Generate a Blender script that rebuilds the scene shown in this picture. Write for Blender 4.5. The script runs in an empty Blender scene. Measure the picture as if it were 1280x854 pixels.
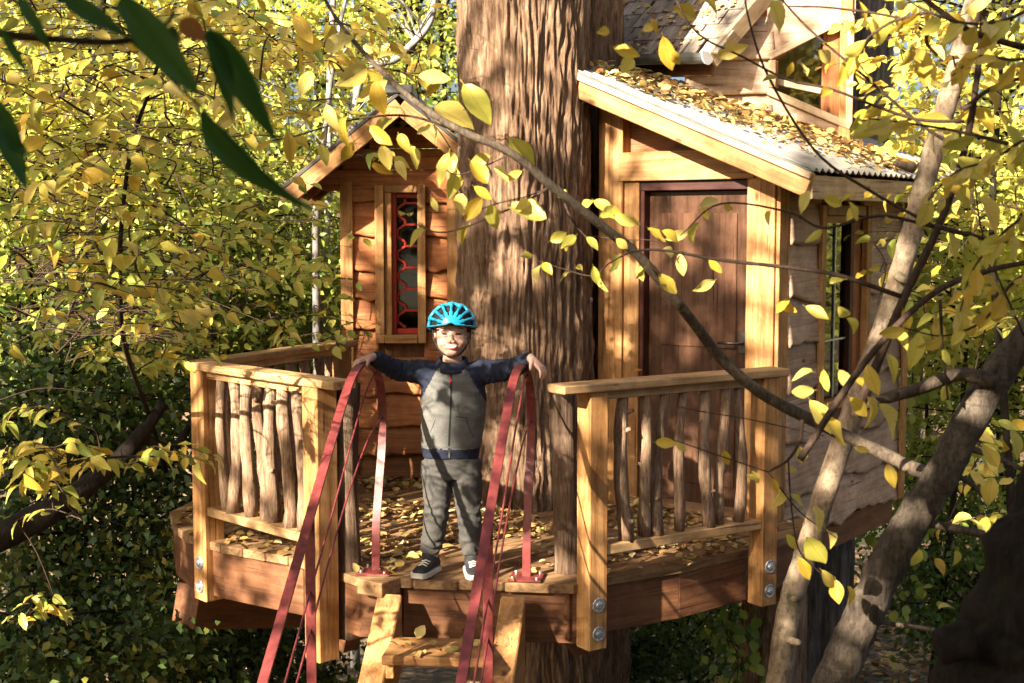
import bpy, bmesh, math, random
import numpy as np
from mathutils import Vector, Matrix, noise as mnoise

S = bpy.context.scene
COL = S.collection
random.seed(7)
RNG = np.random.default_rng(11)

# ------------------------------------------------------------------ camera
F, PITCH, CAMZ = 1700.0, math.atan(147 / 1700), 1.6      # photograph pixels, 1280 wide
cam = bpy.data.cameras.new('camera')
cam.sensor_width = 36.0
cam.lens = F / 1280 * 36
cam.clip_start = 0.05
cam.clip_end = 500
cam.dof.use_dof = True
cam.dof.focus_distance = 6.2
cam.dof.aperture_fstop = 8
camo = bpy.data.objects.new('camera', cam)
COL.objects.link(camo)
camo.location = (0, 0, CAMZ)
camo.rotation_euler = (math.radians(90) - PITCH, 0, 0)
S.camera = camo

# ------------------------------------------------------------------ light
SUN_EL = math.radians(27)
SXY = np.array([-0.66, -0.751])
SXY /= np.linalg.norm(SXY)
SUNV = np.array([SXY[0] * math.cos(SUN_EL), SXY[1] * math.cos(SUN_EL), math.sin(SUN_EL)])
W = bpy.data.worlds.new('World')
S.world = W
W.use_nodes = True
nt = W.node_tree
sky = nt.nodes.new('ShaderNodeTexSky')
sky.sky_type = 'NISHITA'
sky.sun_disc = False
sky.sun_elevation = SUN_EL
sky.sun_rotation = math.atan2(SUNV[0], SUNV[1])
sky.air_density = 0.6
sky.dust_density = 5.0
sky.ozone_density = 0.0
nt.links.new(sky.outputs[0], nt.nodes['Background'].inputs[0])
nt.nodes['Background'].inputs[1].default_value = 0.053
sl = bpy.data.lights.new('sun', 'SUN')
sl.energy = 5.0
sl.angle = math.radians(0.55)
sl.color = (1.0, 0.88, 0.71)
so = bpy.data.objects.new('sun', sl)
COL.objects.link(so)
so.rotation_euler = Vector(SUNV).to_track_quat('Z', 'Y').to_euler()
S.view_settings.view_transform = 'Standard'
S.view_settings.look = 'None'
S.view_settings.exposure = 2.2
S.view_settings.gamma = 1.0
S.view_settings.use_curve_mapping = False
S.render.engine = 'CYCLES'
S.cycles.use_denoising = True
S.cycles.max_bounces = 6
S.cycles.diffuse_bounces = 3
S.cycles.glossy_bounces = 3
S.cycles.transmission_bounces = 4
S.cycles.transparent_max_bounces = 8
S.cycles.sample_clamp_indirect = 6
S.cycles.caustics_reflective = False
S.cycles.caustics_refractive = False
S.cycles.use_light_tree = False

# ------------------------------------------------------------------ geometry helpers
FW = np.array([0, math.cos(PITCH), -math.sin(PITCH)])
UPV = np.array([0, math.sin(PITCH), math.cos(PITCH)])
CAMP = np.array([0, 0, CAMZ])
def ray(px, py):
    return FW + np.array([1., 0, 0]) * (px - 640) / F - UPV * (py - 427) / F
def aty(px, py, Y):
    r = ray(px, py)
    return CAMP + r * Y / r[1]
def atz(px, py, z):
    r = ray(px, py)
    return CAMP + r * (z - CAMZ) / r[2]
def path(pts, Y=None):
    """pixels + distance -> 3-D polyline"""
    return np.array([aty(p[0], p[1], p[2] if len(p) > 2 else Y) for p in pts])
def resample(P, n):
    """smooth resample of a polyline (Catmull-Rom)"""
    P = np.asarray(P, float)
    if len(P) < 3:
        t = np.linspace(0, 1, n)[:, None]
        return P[0] * (1 - t) + P[-1] * t
    Q = np.vstack([2 * P[0] - P[1], P, 2 * P[-1] - P[-2]])
    m = len(P) - 1
    out = []
    for u in np.linspace(0, m - 1e-6, n):
        i = int(u); t = u - i
        p0, p1, p2, p3 = Q[i], Q[i + 1], Q[i + 2], Q[i + 3]
        out.append(.5 * ((2 * p1) + (-p0 + p2) * t + (2 * p0 - 5 * p1 + 4 * p2 - p3) * t * t + (-p0 + 3 * p1 - 3 * p2 + p3) * t ** 3))
    return np.array(out)
def unit(v):
    v = np.asarray(v, float)
    return v / (np.linalg.norm(v) + 1e-12)

# vectorised gradient noise
_P = np.random.default_rng(3).permutation(256)
_P = np.concatenate([_P, _P, _P])
_G = np.random.default_rng(4).normal(size=(256, 3))
_G /= np.linalg.norm(_G, axis=1)[:, None]
def pnoise(p):
    p = np.asarray(p, float)
    i = np.floor(p).astype(int); f = p - i; i &= 255
    u = f * f * f * (f * (f * 6 - 15) + 10)
    r = 0
    for dx in (0, 1):
        for dy in (0, 1):
            for dz in (0, 1):
                h = _P[_P[_P[(i[..., 0] + dx) & 255] + ((i[..., 1] + dy) & 255)] + ((i[..., 2] + dz) & 255)]
                g = _G[h]
                d = (g * (f - np.array([dx, dy, dz]))).sum(-1)
                r = r + d * (u[..., 0] if dx else 1 - u[..., 0]) * (u[..., 1] if dy else 1 - u[..., 1]) * (u[..., 2] if dz else 1 - u[..., 2])
    return r * 1.6
def fbm(p, o=4):
    p = np.asarray(p, float); r = 0; a = 1.
    for k in range(o):
        r = r + a * pnoise(p * 2 ** k + 17.3 * k); a *= .5
    return r

def mesh_np(name, V, Fc, smooth=False, tint=None, uv=None):
    """mesh from arrays; Fc is an (M,k) array of one face size"""
    V = np.asarray(V, np.float32); Fc = np.asarray(Fc, np.int32)
    me = bpy.data.meshes.new(name)
    k = Fc.shape[1]; M = len(Fc)
    me.vertices.add(len(V)); me.vertices.foreach_set('co', V.ravel())
    me.loops.add(M * k); me.loops.foreach_set('vertex_index', Fc.ravel())
    me.polygons.add(M); me.polygons.foreach_set('loop_start', np.arange(M, dtype=np.int32) * k)
    if smooth:
        me.polygons.foreach_set('use_smooth', np.ones(M, bool))
    me.update(calc_edges=True)
    if tint is not None:
        at = me.attributes.new('tint', 'FLOAT', 'FACE')
        at.data.foreach_set('value', np.asarray(tint, np.float32))
    return me

class MB:
    """collects tubes and other pieces that belong to ONE mesh"""
    def __init__(s):
        s.v = []; s.f = []; s.n = 0
    def add(s, V, Fc):
        s.v.append(np.asarray(V, float)); s.f += [[i + s.n for i in f] for f in Fc]; s.n += len(V)
    def tube(s, P, R, sides=7, caps=True, flat=None):
        P = np.asarray(P, float); n = len(P)
        R = np.broadcast_to(np.asarray(R, float), (n,))
        T = np.gradient(P, axis=0); T /= np.linalg.norm(T, axis=1)[:, None] + 1e-12
        ref = np.array([0, 0, 1.]) if abs(T[0][2]) < .9 else np.array([1., 0, 0])
        a = unit(np.cross(T[0], ref)); V = []
        th = np.linspace(0, 2 * math.pi, sides, endpoint=False)
        for i in range(n):
            a = unit(a - T[i] * a.dot(T[i])); b = np.cross(T[i], a)
            V.append(P[i] + R[i] * (np.cos(th)[:, None] * a + np.sin(th)[:, None] * b))
        V = np.vstack(V); Fc = []
        for i in range(n - 1):
            for j in range(sides):
                k = (j + 1) % sides
                Fc.append([i * sides + j, i * sides + k, (i + 1) * sides + k, (i + 1) * sides + j])
        if caps:
            Fc.append(list(range(sides))[::-1]); Fc.append([(n - 1) * sides + j for j in range(sides)])
        s.add(V, Fc)
    def ellipsoid(s, c, r, rot=None, nu=20, nv=14):
        V = []
        for i in range(nv + 1):
            ph = math.pi * i / nv
            for j in range(nu):
                t = 2 * math.pi * j / nu
                V.append([r[0] * math.sin(ph) * math.cos(t), r[1] * math.sin(ph) * math.sin(t), r[2] * math.cos(ph)])
        V = np.array(V)
        if rot is not None:
            V = V @ np.array(rot).T
        Fc = []
        for i in range(nv):
            for j in range(nu):
                k = (j + 1) % nu
                Fc.append([i * nu + j, (i + 1) * nu + j, (i + 1) * nu + k, i * nu + k])
        s.add(V + np.asarray(c), Fc)
    def loft(s, rings):
        """closed loft through rings (same point count)"""
        n = len(rings[0]); V = np.vstack(rings); Fc = []
        for i in range(len(rings) - 1):
            for j in range(n):
                k = (j + 1) % n
                Fc.append([i * n + j, i * n + k, (i + 1) * n + k, (i + 1) * n + j])
        Fc.append(list(range(n))[::-1]); Fc.append([(len(rings) - 1) * n + j for j in range(n)])
        s.add(V, Fc)
    def mesh(s, name, smooth=True):
        me = bpy.data.meshes.new(name)
        me.from_pydata(np.vstack(s.v).tolist(), [], s.f)
        if smooth:
            me.polygons.foreach_set('use_smooth', np.ones(len(me.polygons), bool))
        me.update()
        return me

def tag(o, label=None, cat=None, group=None, kind=None):
    if label: o['label'] = label
    if cat: o['category'] = cat
    if group: o['group'] = group
    if kind: o['kind'] = kind
    return o
def thing(name, loc, label, cat, group=None):
    o = bpy.data.objects.new(name, None)
    o.empty_display_size = .1
    COL.objects.link(o)
    o.location = Vector([float(c) for c in loc])
    return tag(o, label, cat, group)
def root_of(o):
    while o.parent: o = o.parent
    return o
def obj(name, me, mat, parent=None, M=None):
    """one mesh object; M is its WORLD matrix"""
    o = bpy.data.objects.new(name, me)
    COL.objects.link(o)
    if mat is not None and not me.materials:
        for m in (mat if isinstance(mat, (list, tuple)) else [mat]):
            me.materials.append(m)
    M = M or Matrix.Identity(4)
    if parent is not None:
        o.parent = parent
        o.matrix_parent_inverse = WM[parent.name].inverted() if parent.name in WM else Matrix.Translation(parent.location).inverted()
    o.matrix_basis = M
    WM[o.name] = M.copy()
    return o
WM = {}
def frame(p, x, up=(0, 0, 1)):
    x = unit(x); up = np.asarray(up, float)
    z = up - x * up.dot(x)
    if np.linalg.norm(z) < 1e-6:
        z = np.array([1., 0, 0]) - x * x[0]
    z = unit(z); y = np.cross(z, x)
    return Matrix(((x[0], y[0], z[0], p[0]), (x[1], y[1], z[1], p[1]), (x[2], y[2], z[2], p[2]), (0, 0, 0, 1)))
def box_mesh(L, w, h, bev=.004, wob=0.0, seg=1):
    bm = bmesh.new()
    xs = np.linspace(0, L, seg + 1)
    rings = []
    for x in xs:
        rings.append([bm.verts.new((x, sy * w / 2, sz * h / 2)) for sy, sz in ((-1, -1), (1, -1), (1, 1), (-1, 1))])
    for i in range(seg):
        for j in range(4):
            k = (j + 1) % 4
            bm.faces.new((rings[i][j], rings[i + 1][j], rings[i + 1][k], rings[i][k]))
    bm.faces.new(rings[0]); bm.faces.new(rings[-1][::-1])
    bmesh.ops.recalc_face_normals(bm, faces=bm.faces)
    if wob:
        for v in bm.verts:
            n = mnoise.noise_vector(Vector((v.co.x * 1.3 + L * 7.7, v.co.y * 3, v.co.z * 3)))
            v.co.y += n.y * wob; v.co.z += n.z * wob
    if bev:
        es = [e for e in bm.edges if e.calc_face_angle(0) > .5]
        bmesh.ops.bevel(bm, geom=es, offset=min(bev, w / 4, h / 4), segments=1, affect='EDGES', clamp_overlap=True)
    me = bpy.data.meshes.new('board')
    bm.to_mesh(me); bm.free()
    return me
def board(name, p0, p1, w, h, mat, parent, up=(0, 0, 1), bev=.004, wob=.0, seg=1):
    """a plank or beam from p0 to p1; w across, h along 'up'"""
    p0 = np.asarray(p0, float); p1 = np.asarray(p1, float)
    L = np.linalg.norm(p1 - p0)
    return obj(name, box_mesh(L, w, h, bev, wob, seg), mat, parent, frame(p0, p1 - p0, up))
def prism_mesh(poly, z0, z1, bev=0.004):
    """extruded polygon (list of xy)"""
    bm = bmesh.new()
    lo = [bm.verts.new((p[0], p[1], z0)) for p in poly]; hi = [bm.verts.new((p[0], p[1], z1)) for p in poly]
    n = len(poly)
    bm.faces.new(lo[::-1]); bm.faces.new(hi)
    for i in range(n):
        j = (i + 1) % n
        bm.faces.new((lo[i], lo[j], hi[j], hi[i]))
    bmesh.ops.recalc_face_normals(bm, faces=bm.faces)
    if bev:
        bmesh.ops.bevel(bm, geom=[e for e in bm.edges if e.calc_face_angle(0) > .5], offset=bev, segments=1, affect='EDGES', clamp_overlap=True)
    me = bpy.data.meshes.new('prism'); bm.to_mesh(me); bm.free()
    return me

# ------------------------------------------------------------------ materials
def new_mat(name):
    m = bpy.data.materials.new(name); m.use_nodes = True
    t = m.node_tree; b = t.nodes['Principled BSDF']
    return m, t, b
def N(t, typ, **kw):
    n = t.nodes.new(typ)
    for k, v in kw.items():
        if k.startswith('_'):
            setattr(n, k[1:], v)
        else:
            n.inputs[k.replace('_', ' ')].default_value = v
    return n
def ramp(t, fac, stops):
    r = t.nodes.new('ShaderNodeValToRGB')
    e = r.color_ramp.elements
    while len(e) < len(stops): e.new(.5)
    for i, (p, c) in enumerate(stops):
        e[i].position = p; e[i].color = (*c, 1)
    t.links.new(fac, r.inputs[0])
    return r.outputs[0]
def mixc(t, fac, a, b, mode='MIX'):
    m = t.nodes.new('ShaderNodeMix'); m.data_type = 'RGBA'; m.blend_type = mode
    for i, v in ((0, fac), (6, a), (7, b)):
        if isinstance(v, (int, float)): m.inputs[i].default_value = v
        elif isinstance(v, tuple): m.inputs[i].default_value = (*v, 1)
        else: t.links.new(v, m.inputs[i])
    return m.outputs[2]
def coords(t, scale, rnd=True):
    tc = t.nodes.new('ShaderNodeTexCoord')
    src = tc.outputs['Object']
    if rnd:
        oi = t.nodes.new('ShaderNodeObjectInfo')
        mu = t.nodes.new('ShaderNodeMath'); mu.operation = 'MULTIPLY'; mu.inputs[1].default_value = 37.0
        t.links.new(oi.outputs['Random'], mu.inputs[0])
        ad = t.nodes.new('ShaderNodeVectorMath'); ad.operation = 'ADD'
        t.links.new(src, ad.inputs[0]); t.links.new(mu.outputs[0], ad.inputs[1])
        src = ad.outputs[0]
    mp = t.nodes.new('ShaderNodeMapping'); mp.inputs['Scale'].default_value = scale
    t.links.new(src, mp.inputs[0])
    return mp.outputs[0], src
def bump(t, b, h, strength=.3, dist=.004):
    bp = t.nodes.new('ShaderNodeBump'); bp.inputs['Strength'].default_value = strength; bp.inputs['Distance'].default_value = dist
    t.links.new(h, bp.inputs['Height']); t.links.new(bp.outputs[0], b.inputs['Normal'])
def wood(name, light, mid, dark, rough=.62, stain=.35, sawn=0.0):
    m, t, b = new_mat(name)
    v, src = coords(t, (1.6, 26, 26))
    n1 = N(t, 'ShaderNodeTexNoise', Scale=1.0, Detail=7.0, Roughness=.62, Distortion=1.1); t.links.new(v, n1.inputs['Vector'])
    c = ramp(t, n1.outputs[0], [(.30, dark), (.47, mid), (.62, light), (.8, mid)])
    # broad stains, knots, handling marks
    n2 = N(t, 'ShaderNodeTexNoise', Scale=4.5, Detail=4.0, Roughness=.65); t.links.new(src, n2.inputs['Vector'])
    s2 = ramp(t, n2.outputs[0], [(.36, (.45, .36, .28)), (.58, (1, 1, 1))])
    c = mixc(t, stain, c, s2, 'MULTIPLY')
    vo = t.nodes.new('ShaderNodeTexVoronoi'); vo.inputs['Scale'].default_value = 1.0
    mp = t.nodes.new('ShaderNodeMapping'); mp.inputs['Scale'].default_value = (3.2, 7, 7); t.links.new(src, mp.inputs[0]); t.links.new(mp.outputs[0], vo.inputs['Vector'])
    kn = ramp(t, vo.outputs['Distance'], [(.045, (.22, .12, .06)), (.11, (1, 1, 1))])
    c = mixc(t, .75, c, kn, 'MULTIPLY')
    ck = N(t, 'ShaderNodeTexNoise', Scale=1.0, Detail=3.0, Roughness=.5, Distortion=.3)
    mpk = t.nodes.new('ShaderNodeMapping'); mpk.inputs['Scale'].default_value = (2.2, 75, 75); t.links.new(src, mpk.inputs[0]); t.links.new(mpk.outputs[0], ck.inputs['Vector'])
    c = mixc(t, .8, c, ramp(t, ck.outputs[0], [(.29, (.25, .16, .10)), (.36, (1, 1, 1))]), 'MULTIPLY')
    gr = N(t, 'ShaderNodeTexNoise', Scale=11.0, Detail=6.0, Roughness=.75); t.links.new(src, gr.inputs['Vector'])
    c = mixc(t, .45, c, ramp(t, gr.outputs[0], [(.38, (.55, .48, .42)), (.56, (1.06, 1.04, 1.0))]), 'MULTIPLY')
    oi = t.nodes.new('ShaderNodeObjectInfo')
    hv = t.nodes.new('ShaderNodeHueSaturation')
    mr = t.nodes.new('ShaderNodeMapRange'); mr.inputs[3].default_value = .78; mr.inputs[4].default_value = 1.16
    t.links.new(oi.outputs['Random'], mr.inputs[0]); t.links.new(mr.outputs[0], hv.inputs['Value']); t.links.new(c, hv.inputs['Color'])
    t.links.new(hv.outputs[0], b.inputs['Base Color'])
    b.inputs['Roughness'].default_value = rough
    b.inputs['Specular IOR Level'].default_value = .3
    fine = N(t, 'ShaderNodeTexNoise', Scale=1.0, Detail=5.0, Roughness=.7)
    mp2 = t.nodes.new('ShaderNodeMapping'); mp2.inputs['Scale'].default_value = (9 + 60 * sawn, 120, 120); t.links.new(src, mp2.inputs[0]); t.links.new(mp2.outputs[0], fine.inputs['Vector'])
    bump(t, b, fine.outputs[0], .35, .004)
    return m
def plain(name, col, rough=.5, metal=0.0, var=.25, scale=12, spec=.5, bmp=0.0, bs=60):
    m, t, b = new_mat(name)
    v, src = coords(t, (1, 1, 1))
    n = N(t, 'ShaderNodeTexNoise', Scale=scale, Detail=5.0, Roughness=.6); t.links.new(v, n.inputs['Vector'])
    lo = tuple(c * (1 - var) for c in col); hi = tuple(min(1, c * (1 + var)) for c in col)
    t.links.new(ramp(t, n.outputs[0], [(.3, lo), (.7, hi)]), b.inputs['Base Color'])
    b.inputs['Roughness'].default_value = rough; b.inputs['Metallic'].default_value = metal
    b.inputs['Specular IOR Level'].default_value = spec
    if bmp:
        n2 = N(t, 'ShaderNodeTexNoise', Scale=bs, Detail=4.0); t.links.new(v, n2.inputs['Vector'])
        bump(t, b, n2.outputs[0], bmp, .006)
    return m
def bark(name, stops, scale=(14, 14, 1.6), bstr=.8, bd=.02, moss=None, rings=None):
    m, t, b = new_mat(name)
    v, src = coords(t, scale)
    n = N(t, 'ShaderNodeTexNoise', Scale=1.0, Detail=8.0, Roughness=.65, Distortion=.8); t.links.new(v, n.inputs['Vector'])
    c = ramp(t, n.outputs[0], stops)
    n2 = N(t, 'ShaderNodeTexNoise', Scale=2.2, Detail=4.0); t.links.new(src, n2.inputs['Vector'])
    c = mixc(t, .45, c, ramp(t, n2.outputs[0], [(.35, (.42, .36, .32)), (.6, (1.05, 1, .95))]), 'MULTIPLY')
    if moss:
        n3 = N(t, 'ShaderNodeTexNoise', Scale=5.0, Detail=6.0, Roughness=.7); t.links.new(src, n3.inputs['Vector'])
        c = mixc(t, ramp(t, n3.outputs[0], [(.52, (0, 0, 0)), (.66, (.8, .8, .8))]), c, moss)
    nf = N(t, 'ShaderNodeTexNoise', Scale=1.0, Detail=6.0, Roughness=.75)
    mpf = t.nodes.new('ShaderNodeMapping'); mpf.inputs['Scale'].default_value = tuple(q * 4.2 for q in scale); t.links.new(src, mpf.inputs[0]); t.links.new(mpf.outputs[0], nf.inputs['Vector'])
    c = mixc(t, .75, c, ramp(t, nf.outputs[0], [(.36, (.30, .26, .24)), (.52, (1, 1, 1)), (.68, (1.25, 1.2, 1.15))]), 'MULTIPLY')
    ah = t.nodes.new('ShaderNodeMath'); ah.operation = 'ADD'; t.links.new(n.outputs[0], ah.inputs[0]); t.links.new(nf.outputs[0], ah.inputs[1])
    h = ah.outputs[0]
    if rings:
        mp = t.nodes.new('ShaderNodeMapping'); mp.inputs['Scale'].default_value = rings[1]; t.links.new(src, mp.inputs[0])
        n4 = N(t, 'ShaderNodeTexNoise', Scale=1.0, Detail=5.0, Roughness=.7); t.links.new(mp.outputs[0], n4.inputs['Vector'])
        c = mixc(t, ramp(t, n4.outputs[0], [(.55, (0, 0, 0)), (.68, (.85, .85, .85))]), c, rings[0])
    t.links.new(c, b.inputs['Base Color'])
    b.inputs['Roughness'].default_value = .85; b.inputs['Specular IOR Level'].default_value = .2
    bump(t, b, h, bstr, bd)
    return m
def leafmat(name, cols, attr=True, trans=.42, spots=.6, rough=.42, vcol=(.30, .17, .03)):
    """cols: palette along a random value; attr: from the face attribute 'tint', else per object"""
    m, t, b = new_mat(name)
    if attr:
        a = t.nodes.new('ShaderNodeAttribute'); a.attribute_name = 'tint'; fac = a.outputs['Fac']
    else:
        a = t.nodes.new('ShaderNodeObjectInfo'); fac = a.outputs['Random']
    n = len(cols)
    c = ramp(t, fac, [((i + .0) / max(1, n - 1), q) for i, q in enumerate(cols)])
    if spots:
        v, src = coords(t, (1, 1, 1), rnd=not attr)
        ns = N(t, 'ShaderNodeTexNoise', Scale=9.0 if not attr else 40.0, Detail=3.0, Roughness=.6); t.links.new(v, ns.inputs['Vector'])
        c = mixc(t, ramp(t, ns.outputs[0], [(.68, (0, 0, 0)), (.73, (spots, spots, spots))]), c, (.12, .055, .02))
        n2 = N(t, 'ShaderNodeTexNoise', Scale=2.5, Detail=2.0); t.links.new(v, n2.inputs['Vector'])
        c = mixc(t, .5, c, ramp(t, n2.outputs[0], [(.35, (.82, .84, .7)), (.65, (1.0, 1.0, 1.0))]), 'MULTIPLY')
    if not attr:
        # midrib and side veins, drawn in the leaf's own coordinates
        tc = t.nodes.new('ShaderNodeTexCoord'); sp = t.nodes.new('ShaderNodeSeparateXYZ'); t.links.new(tc.outputs['Object'], sp.inputs[0])
        def mth(op, a, b_=None):
            n_ = t.nodes.new('ShaderNodeMath'); n_.operation = op
            for i_, v_ in ((0, a), (1, b_)):
                if v_ is None: continue
                if isinstance(v_, (int, float)): n_.inputs[i_].default_value = v_
                else: t.links.new(v_, n_.inputs[i_])
            return n_.outputs[0]
        ax = mth('ABSOLUTE', sp.outputs[0]); ph = mth('SUBTRACT', sp.outputs[1], mth('MULTIPLY', ax, .9))
        w_ = mth('ABSOLUTE', mth('SINE', mth('MULTIPLY', ph, 22.0)))
        vein = mth('MAXIMUM', mth('LESS_THAN', ax, .012), mth('MULTIPLY', mth('LESS_THAN', w_, .10), .55))
        c = mixc(t, mth('MULTIPLY', vein, .38), c, vcol)
    t.links.new(c, b.inputs['Base Color'])
    b.inputs['Roughness'].default_value = rough; b.inputs['Specular IOR Level'].default_value = .35
    tr = t.nodes.new('ShaderNodeBsdfTranslucent'); t.links.new(c, tr.inputs[0])
    mx = t.nodes.new('ShaderNodeMixShader'); mx.inputs[0].default_value = trans
    t.links.new(b.outputs[0], mx.inputs[1]); t.links.new(tr.outputs[0], mx.inputs[2])
    t.links.new(mx.outputs[0], t.nodes['Material Output'].inputs[0])
    return m

M = {}
M['rail'] = wood('cedar_rail', (.62, .41, .21), (.50, .305, .135), (.33, .18, .07), stain=.45)
M['post'] = wood('cedar_post', (.55, .31, .125), (.43, .215, .075), (.26, .12, .04), stain=.5)
M['deck'] = wood('deck_plank', (.40, .25, .12), (.29, .17, .08), (.16, .09, .045), rough=.75, stain=.65)
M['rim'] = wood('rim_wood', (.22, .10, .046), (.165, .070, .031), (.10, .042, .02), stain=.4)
M['siding'] = wood('siding_grey', (.60, .435, .315), (.50, .35, .245), (.33, .215, .145), rough=.75, stain=.4)
M['siding_warm'] = wood('siding_warm', (.52, .225, .085), (.41, .155, .055), (.24, .08, .03), rough=.7, stain=.4)
M['trim'] = wood('trim_wood', (.58, .33, .14), (.46, .235, .085), (.28, .13, .044), stain=.45)
M['pale'] = wood('pale_board', (.66, .50, .34), (.56, .41, .26), (.40, .27, .16), rough=.7, stain=.4)
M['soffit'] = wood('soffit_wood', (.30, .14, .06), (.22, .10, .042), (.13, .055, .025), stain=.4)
M['door'] = wood('door_wood', (.125, .066, .041), (.095, .048, .029), (.06, .03, .018), rough=.24, stain=.3)
M['jamb'] = wood('jamb_red', (.085, .026, .017), (.062, .018, .012), (.04, .012, .008), rough=.5, stain=.3)
M['stair'] = wood('stair_wood', (.56, .31, .12), (.44, .22, .08), (.27, .125, .045), stain=.4)
M['metal_red'] = plain('red_painted_steel', (.15, .026, .024), .42, 0, .45, 26, .5, .12, 40)
M['lattice'] = plain('red_lattice_paint', (.42, .035, .025), .4, 0, .2, 20)
M['steel'] = plain('galvanised_bolt', (.52, .53, .52), .42, .85, .35, 60, .5, .4, 150)
M['dark_metal'] = plain('dark_flashing', (.10, .10, .10), .45, .6, .3, 10)
M['gutter'] = plain('grey_gutter', (.22, .23, .22), .4, .5, .3, 10)
M['gutter_white'] = plain('white_gutter_end', (.72, .74, .76), .4, 0, .1, 10)
M['handle'] = plain('brushed_handle', (.14, .12, .10), .35, .9, .2, 30)
M['black'] = plain('black_rubber', (.012, .012, .013), .7, 0, .3, 30)
M['rope'] = plain('grey_rod', (.35, .36, .38), .4, .6, .2, 30)
def glass():
    m, t, b = new_mat('window_glass')
    t.nodes.remove(b)
    g = t.nodes.new('ShaderNodeBsdfGlossy'); g.inputs['Roughness'].default_value = .03; g.inputs[0].default_value = (.9, .95, .92, 1)
    tr = t.nodes.new('ShaderNodeBsdfTransparent'); tr.inputs[0].default_value = (.45, .48, .45, 1)
    lw = t.nodes.new('ShaderNodeFresnel'); lw.inputs[0].default_value = 1.62
    mx = t.nodes.new('ShaderNodeMixShader')
    t.links.new(lw.outputs[0], mx.inputs[0]); t.links.new(tr.outputs[0], mx.inputs[1]); t.links.new(g.outputs[0], mx.inputs[2])
    t.links.new(mx.outputs[0], t.nodes['Material Output'].inputs[0])
    return m
M['glass'] = glass()
M['cedar_bark'] = bark('cedar_bark', [(.28, (.085, .048, .028)), (.45, (.22, .135, .082)), (.6, (.36, .245, .16)), (.78, (.46, .35, .25))], (22, 22, 3.2), .9, .02)
M['grey_bark'] = bark('grey_bark', [(.3, (.05, .045, .042)), (.5, (.17, .155, .145)), (.7, (.30, .28, .265))], (14, 14, 1.4), .9, .03)
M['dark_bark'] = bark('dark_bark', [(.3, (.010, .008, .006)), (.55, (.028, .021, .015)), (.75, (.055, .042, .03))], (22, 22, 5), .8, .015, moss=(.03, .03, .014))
M['stick_bark'] = bark('stick_bark', [(.28, (.11, .065, .04)), (.48, (.28, .18, .115)), (.65, (.42, .30, .20))], (45, 45, 6), .8, .006)
M['log_bark'] = bark('log_post_bark', [(.3, (.055, .035, .024)), (.5, (.17, .11, .072)), (.7, (.28, .20, .14))], (24, 24, 2.5), .9, .012)
M['birch'] = bark('birch_bark', [(.3, (.16, .115, .07)), (.5, (.32, .24, .16)), (.72, (.50, .41, .30))], (9, 9, 5), .5, .006, moss=(.16, .15, .09), rings=((.13, .085, .05), (2.2, 2.2, 26)))
M['mossy'] = bark('mossy_bark', [(.3, (.05, .04, .03)), (.5, (.13, .105, .08)), (.7, (.24, .205, .165))], (26, 26, 10), .8, .010, rings=((.055, .04, .028), (5, 5, 55)))
M['branch'] = bark('branch_bark', [(.3, (.045, .034, .024)), (.55, (.115, .088, .062)), (.75, (.20, .165, .12))], (40, 40, 14), .6, .004)
M['twig'] = bark('twig_bark', [(.3, (.035, .022, .016)), (.6, (.085, .055, .04))], (60, 60, 20), .3, .002)
M['pale_stem'] = bark('pale_stem', [(.3, (.20, .19, .18)), (.6, (.36, .35, .33))], (20, 20, 4), .3, .004)
YEL = [(.62, .40, .05), (.74, .53, .07), (.80, .62, .13), (.82, .68, .22), (.74, .63, .11), (.58, .55, .10)]
YGR = [(.66, .46, .06), (.68, .57, .10), (.58, .56, .11), (.44, .49, .09), (.28, .38, .07)]
GRN = [(.045, .085, .016), (.080, .145, .025), (.16, .24, .04), (.30, .36, .06), (.54, .50, .09)]
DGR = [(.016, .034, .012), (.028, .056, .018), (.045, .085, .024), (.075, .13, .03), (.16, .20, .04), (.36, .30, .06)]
M['leaf_yellow'] = leafmat('yellow_leaf', YEL, False, .40, .65)
M['leaf_ygreen'] = leafmat('yellow_green_leaf', YGR, False, .40, .5)
M['leaf_dark'] = leafmat('dark_green_leaf', [(.045, .13, .022), (.075, .18, .035)], False, .35, .0, .3, (.05, .12, .03))
M['leaf_rust'] = leafmat('rust_leaf', [(.38, .13, .02), (.46, .19, .03)], False, .35, .5)
M['fol_yellow'] = leafmat('yellow_foliage', YEL, True, .42, .0)
M['fol_ygreen'] = leafmat('yellow_green_foliage', YGR, True, .42, .0)
M['fol_green'] = leafmat('green_foliage', GRN, True, .38, .0)
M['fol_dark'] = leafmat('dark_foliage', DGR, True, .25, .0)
M['litter'] = leafmat('fallen_leaf', [(.20, .09, .03), (.36, .20, .07), (.52, .36, .12), (.60, .45, .14), (.66, .54, .30)], True, .12, .0, .6)

# ---- which points the sun must reach: leaves are kept out of these sun columns
_e1 = unit(np.cross(SUNV, [0, 0, 1.])); _e2 = np.cross(_e1, SUNV)
LIT = []          # (u, v, radius, distance along the sun)
def lit(p, r):
    p = np.asarray(p, float); LIT.append((p.dot(_e1), p.dot(_e2), r, p.dot(SUNV)))
def sun_ok(P, pad=0.0):
    """True where a leaf at P does not shade a lit target"""
    P = np.asarray(P, float).reshape(-1, 3)
    u = P @ _e1; v = P @ _e2; d = P @ SUNV
    ok = np.ones(len(P), bool)
    for (a, b, r, dd) in LIT:
        ok &= ~(((u - a) ** 2 + (v - b) ** 2 < (r + pad) ** 2) & (d > dd + .15))
    return ok

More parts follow.
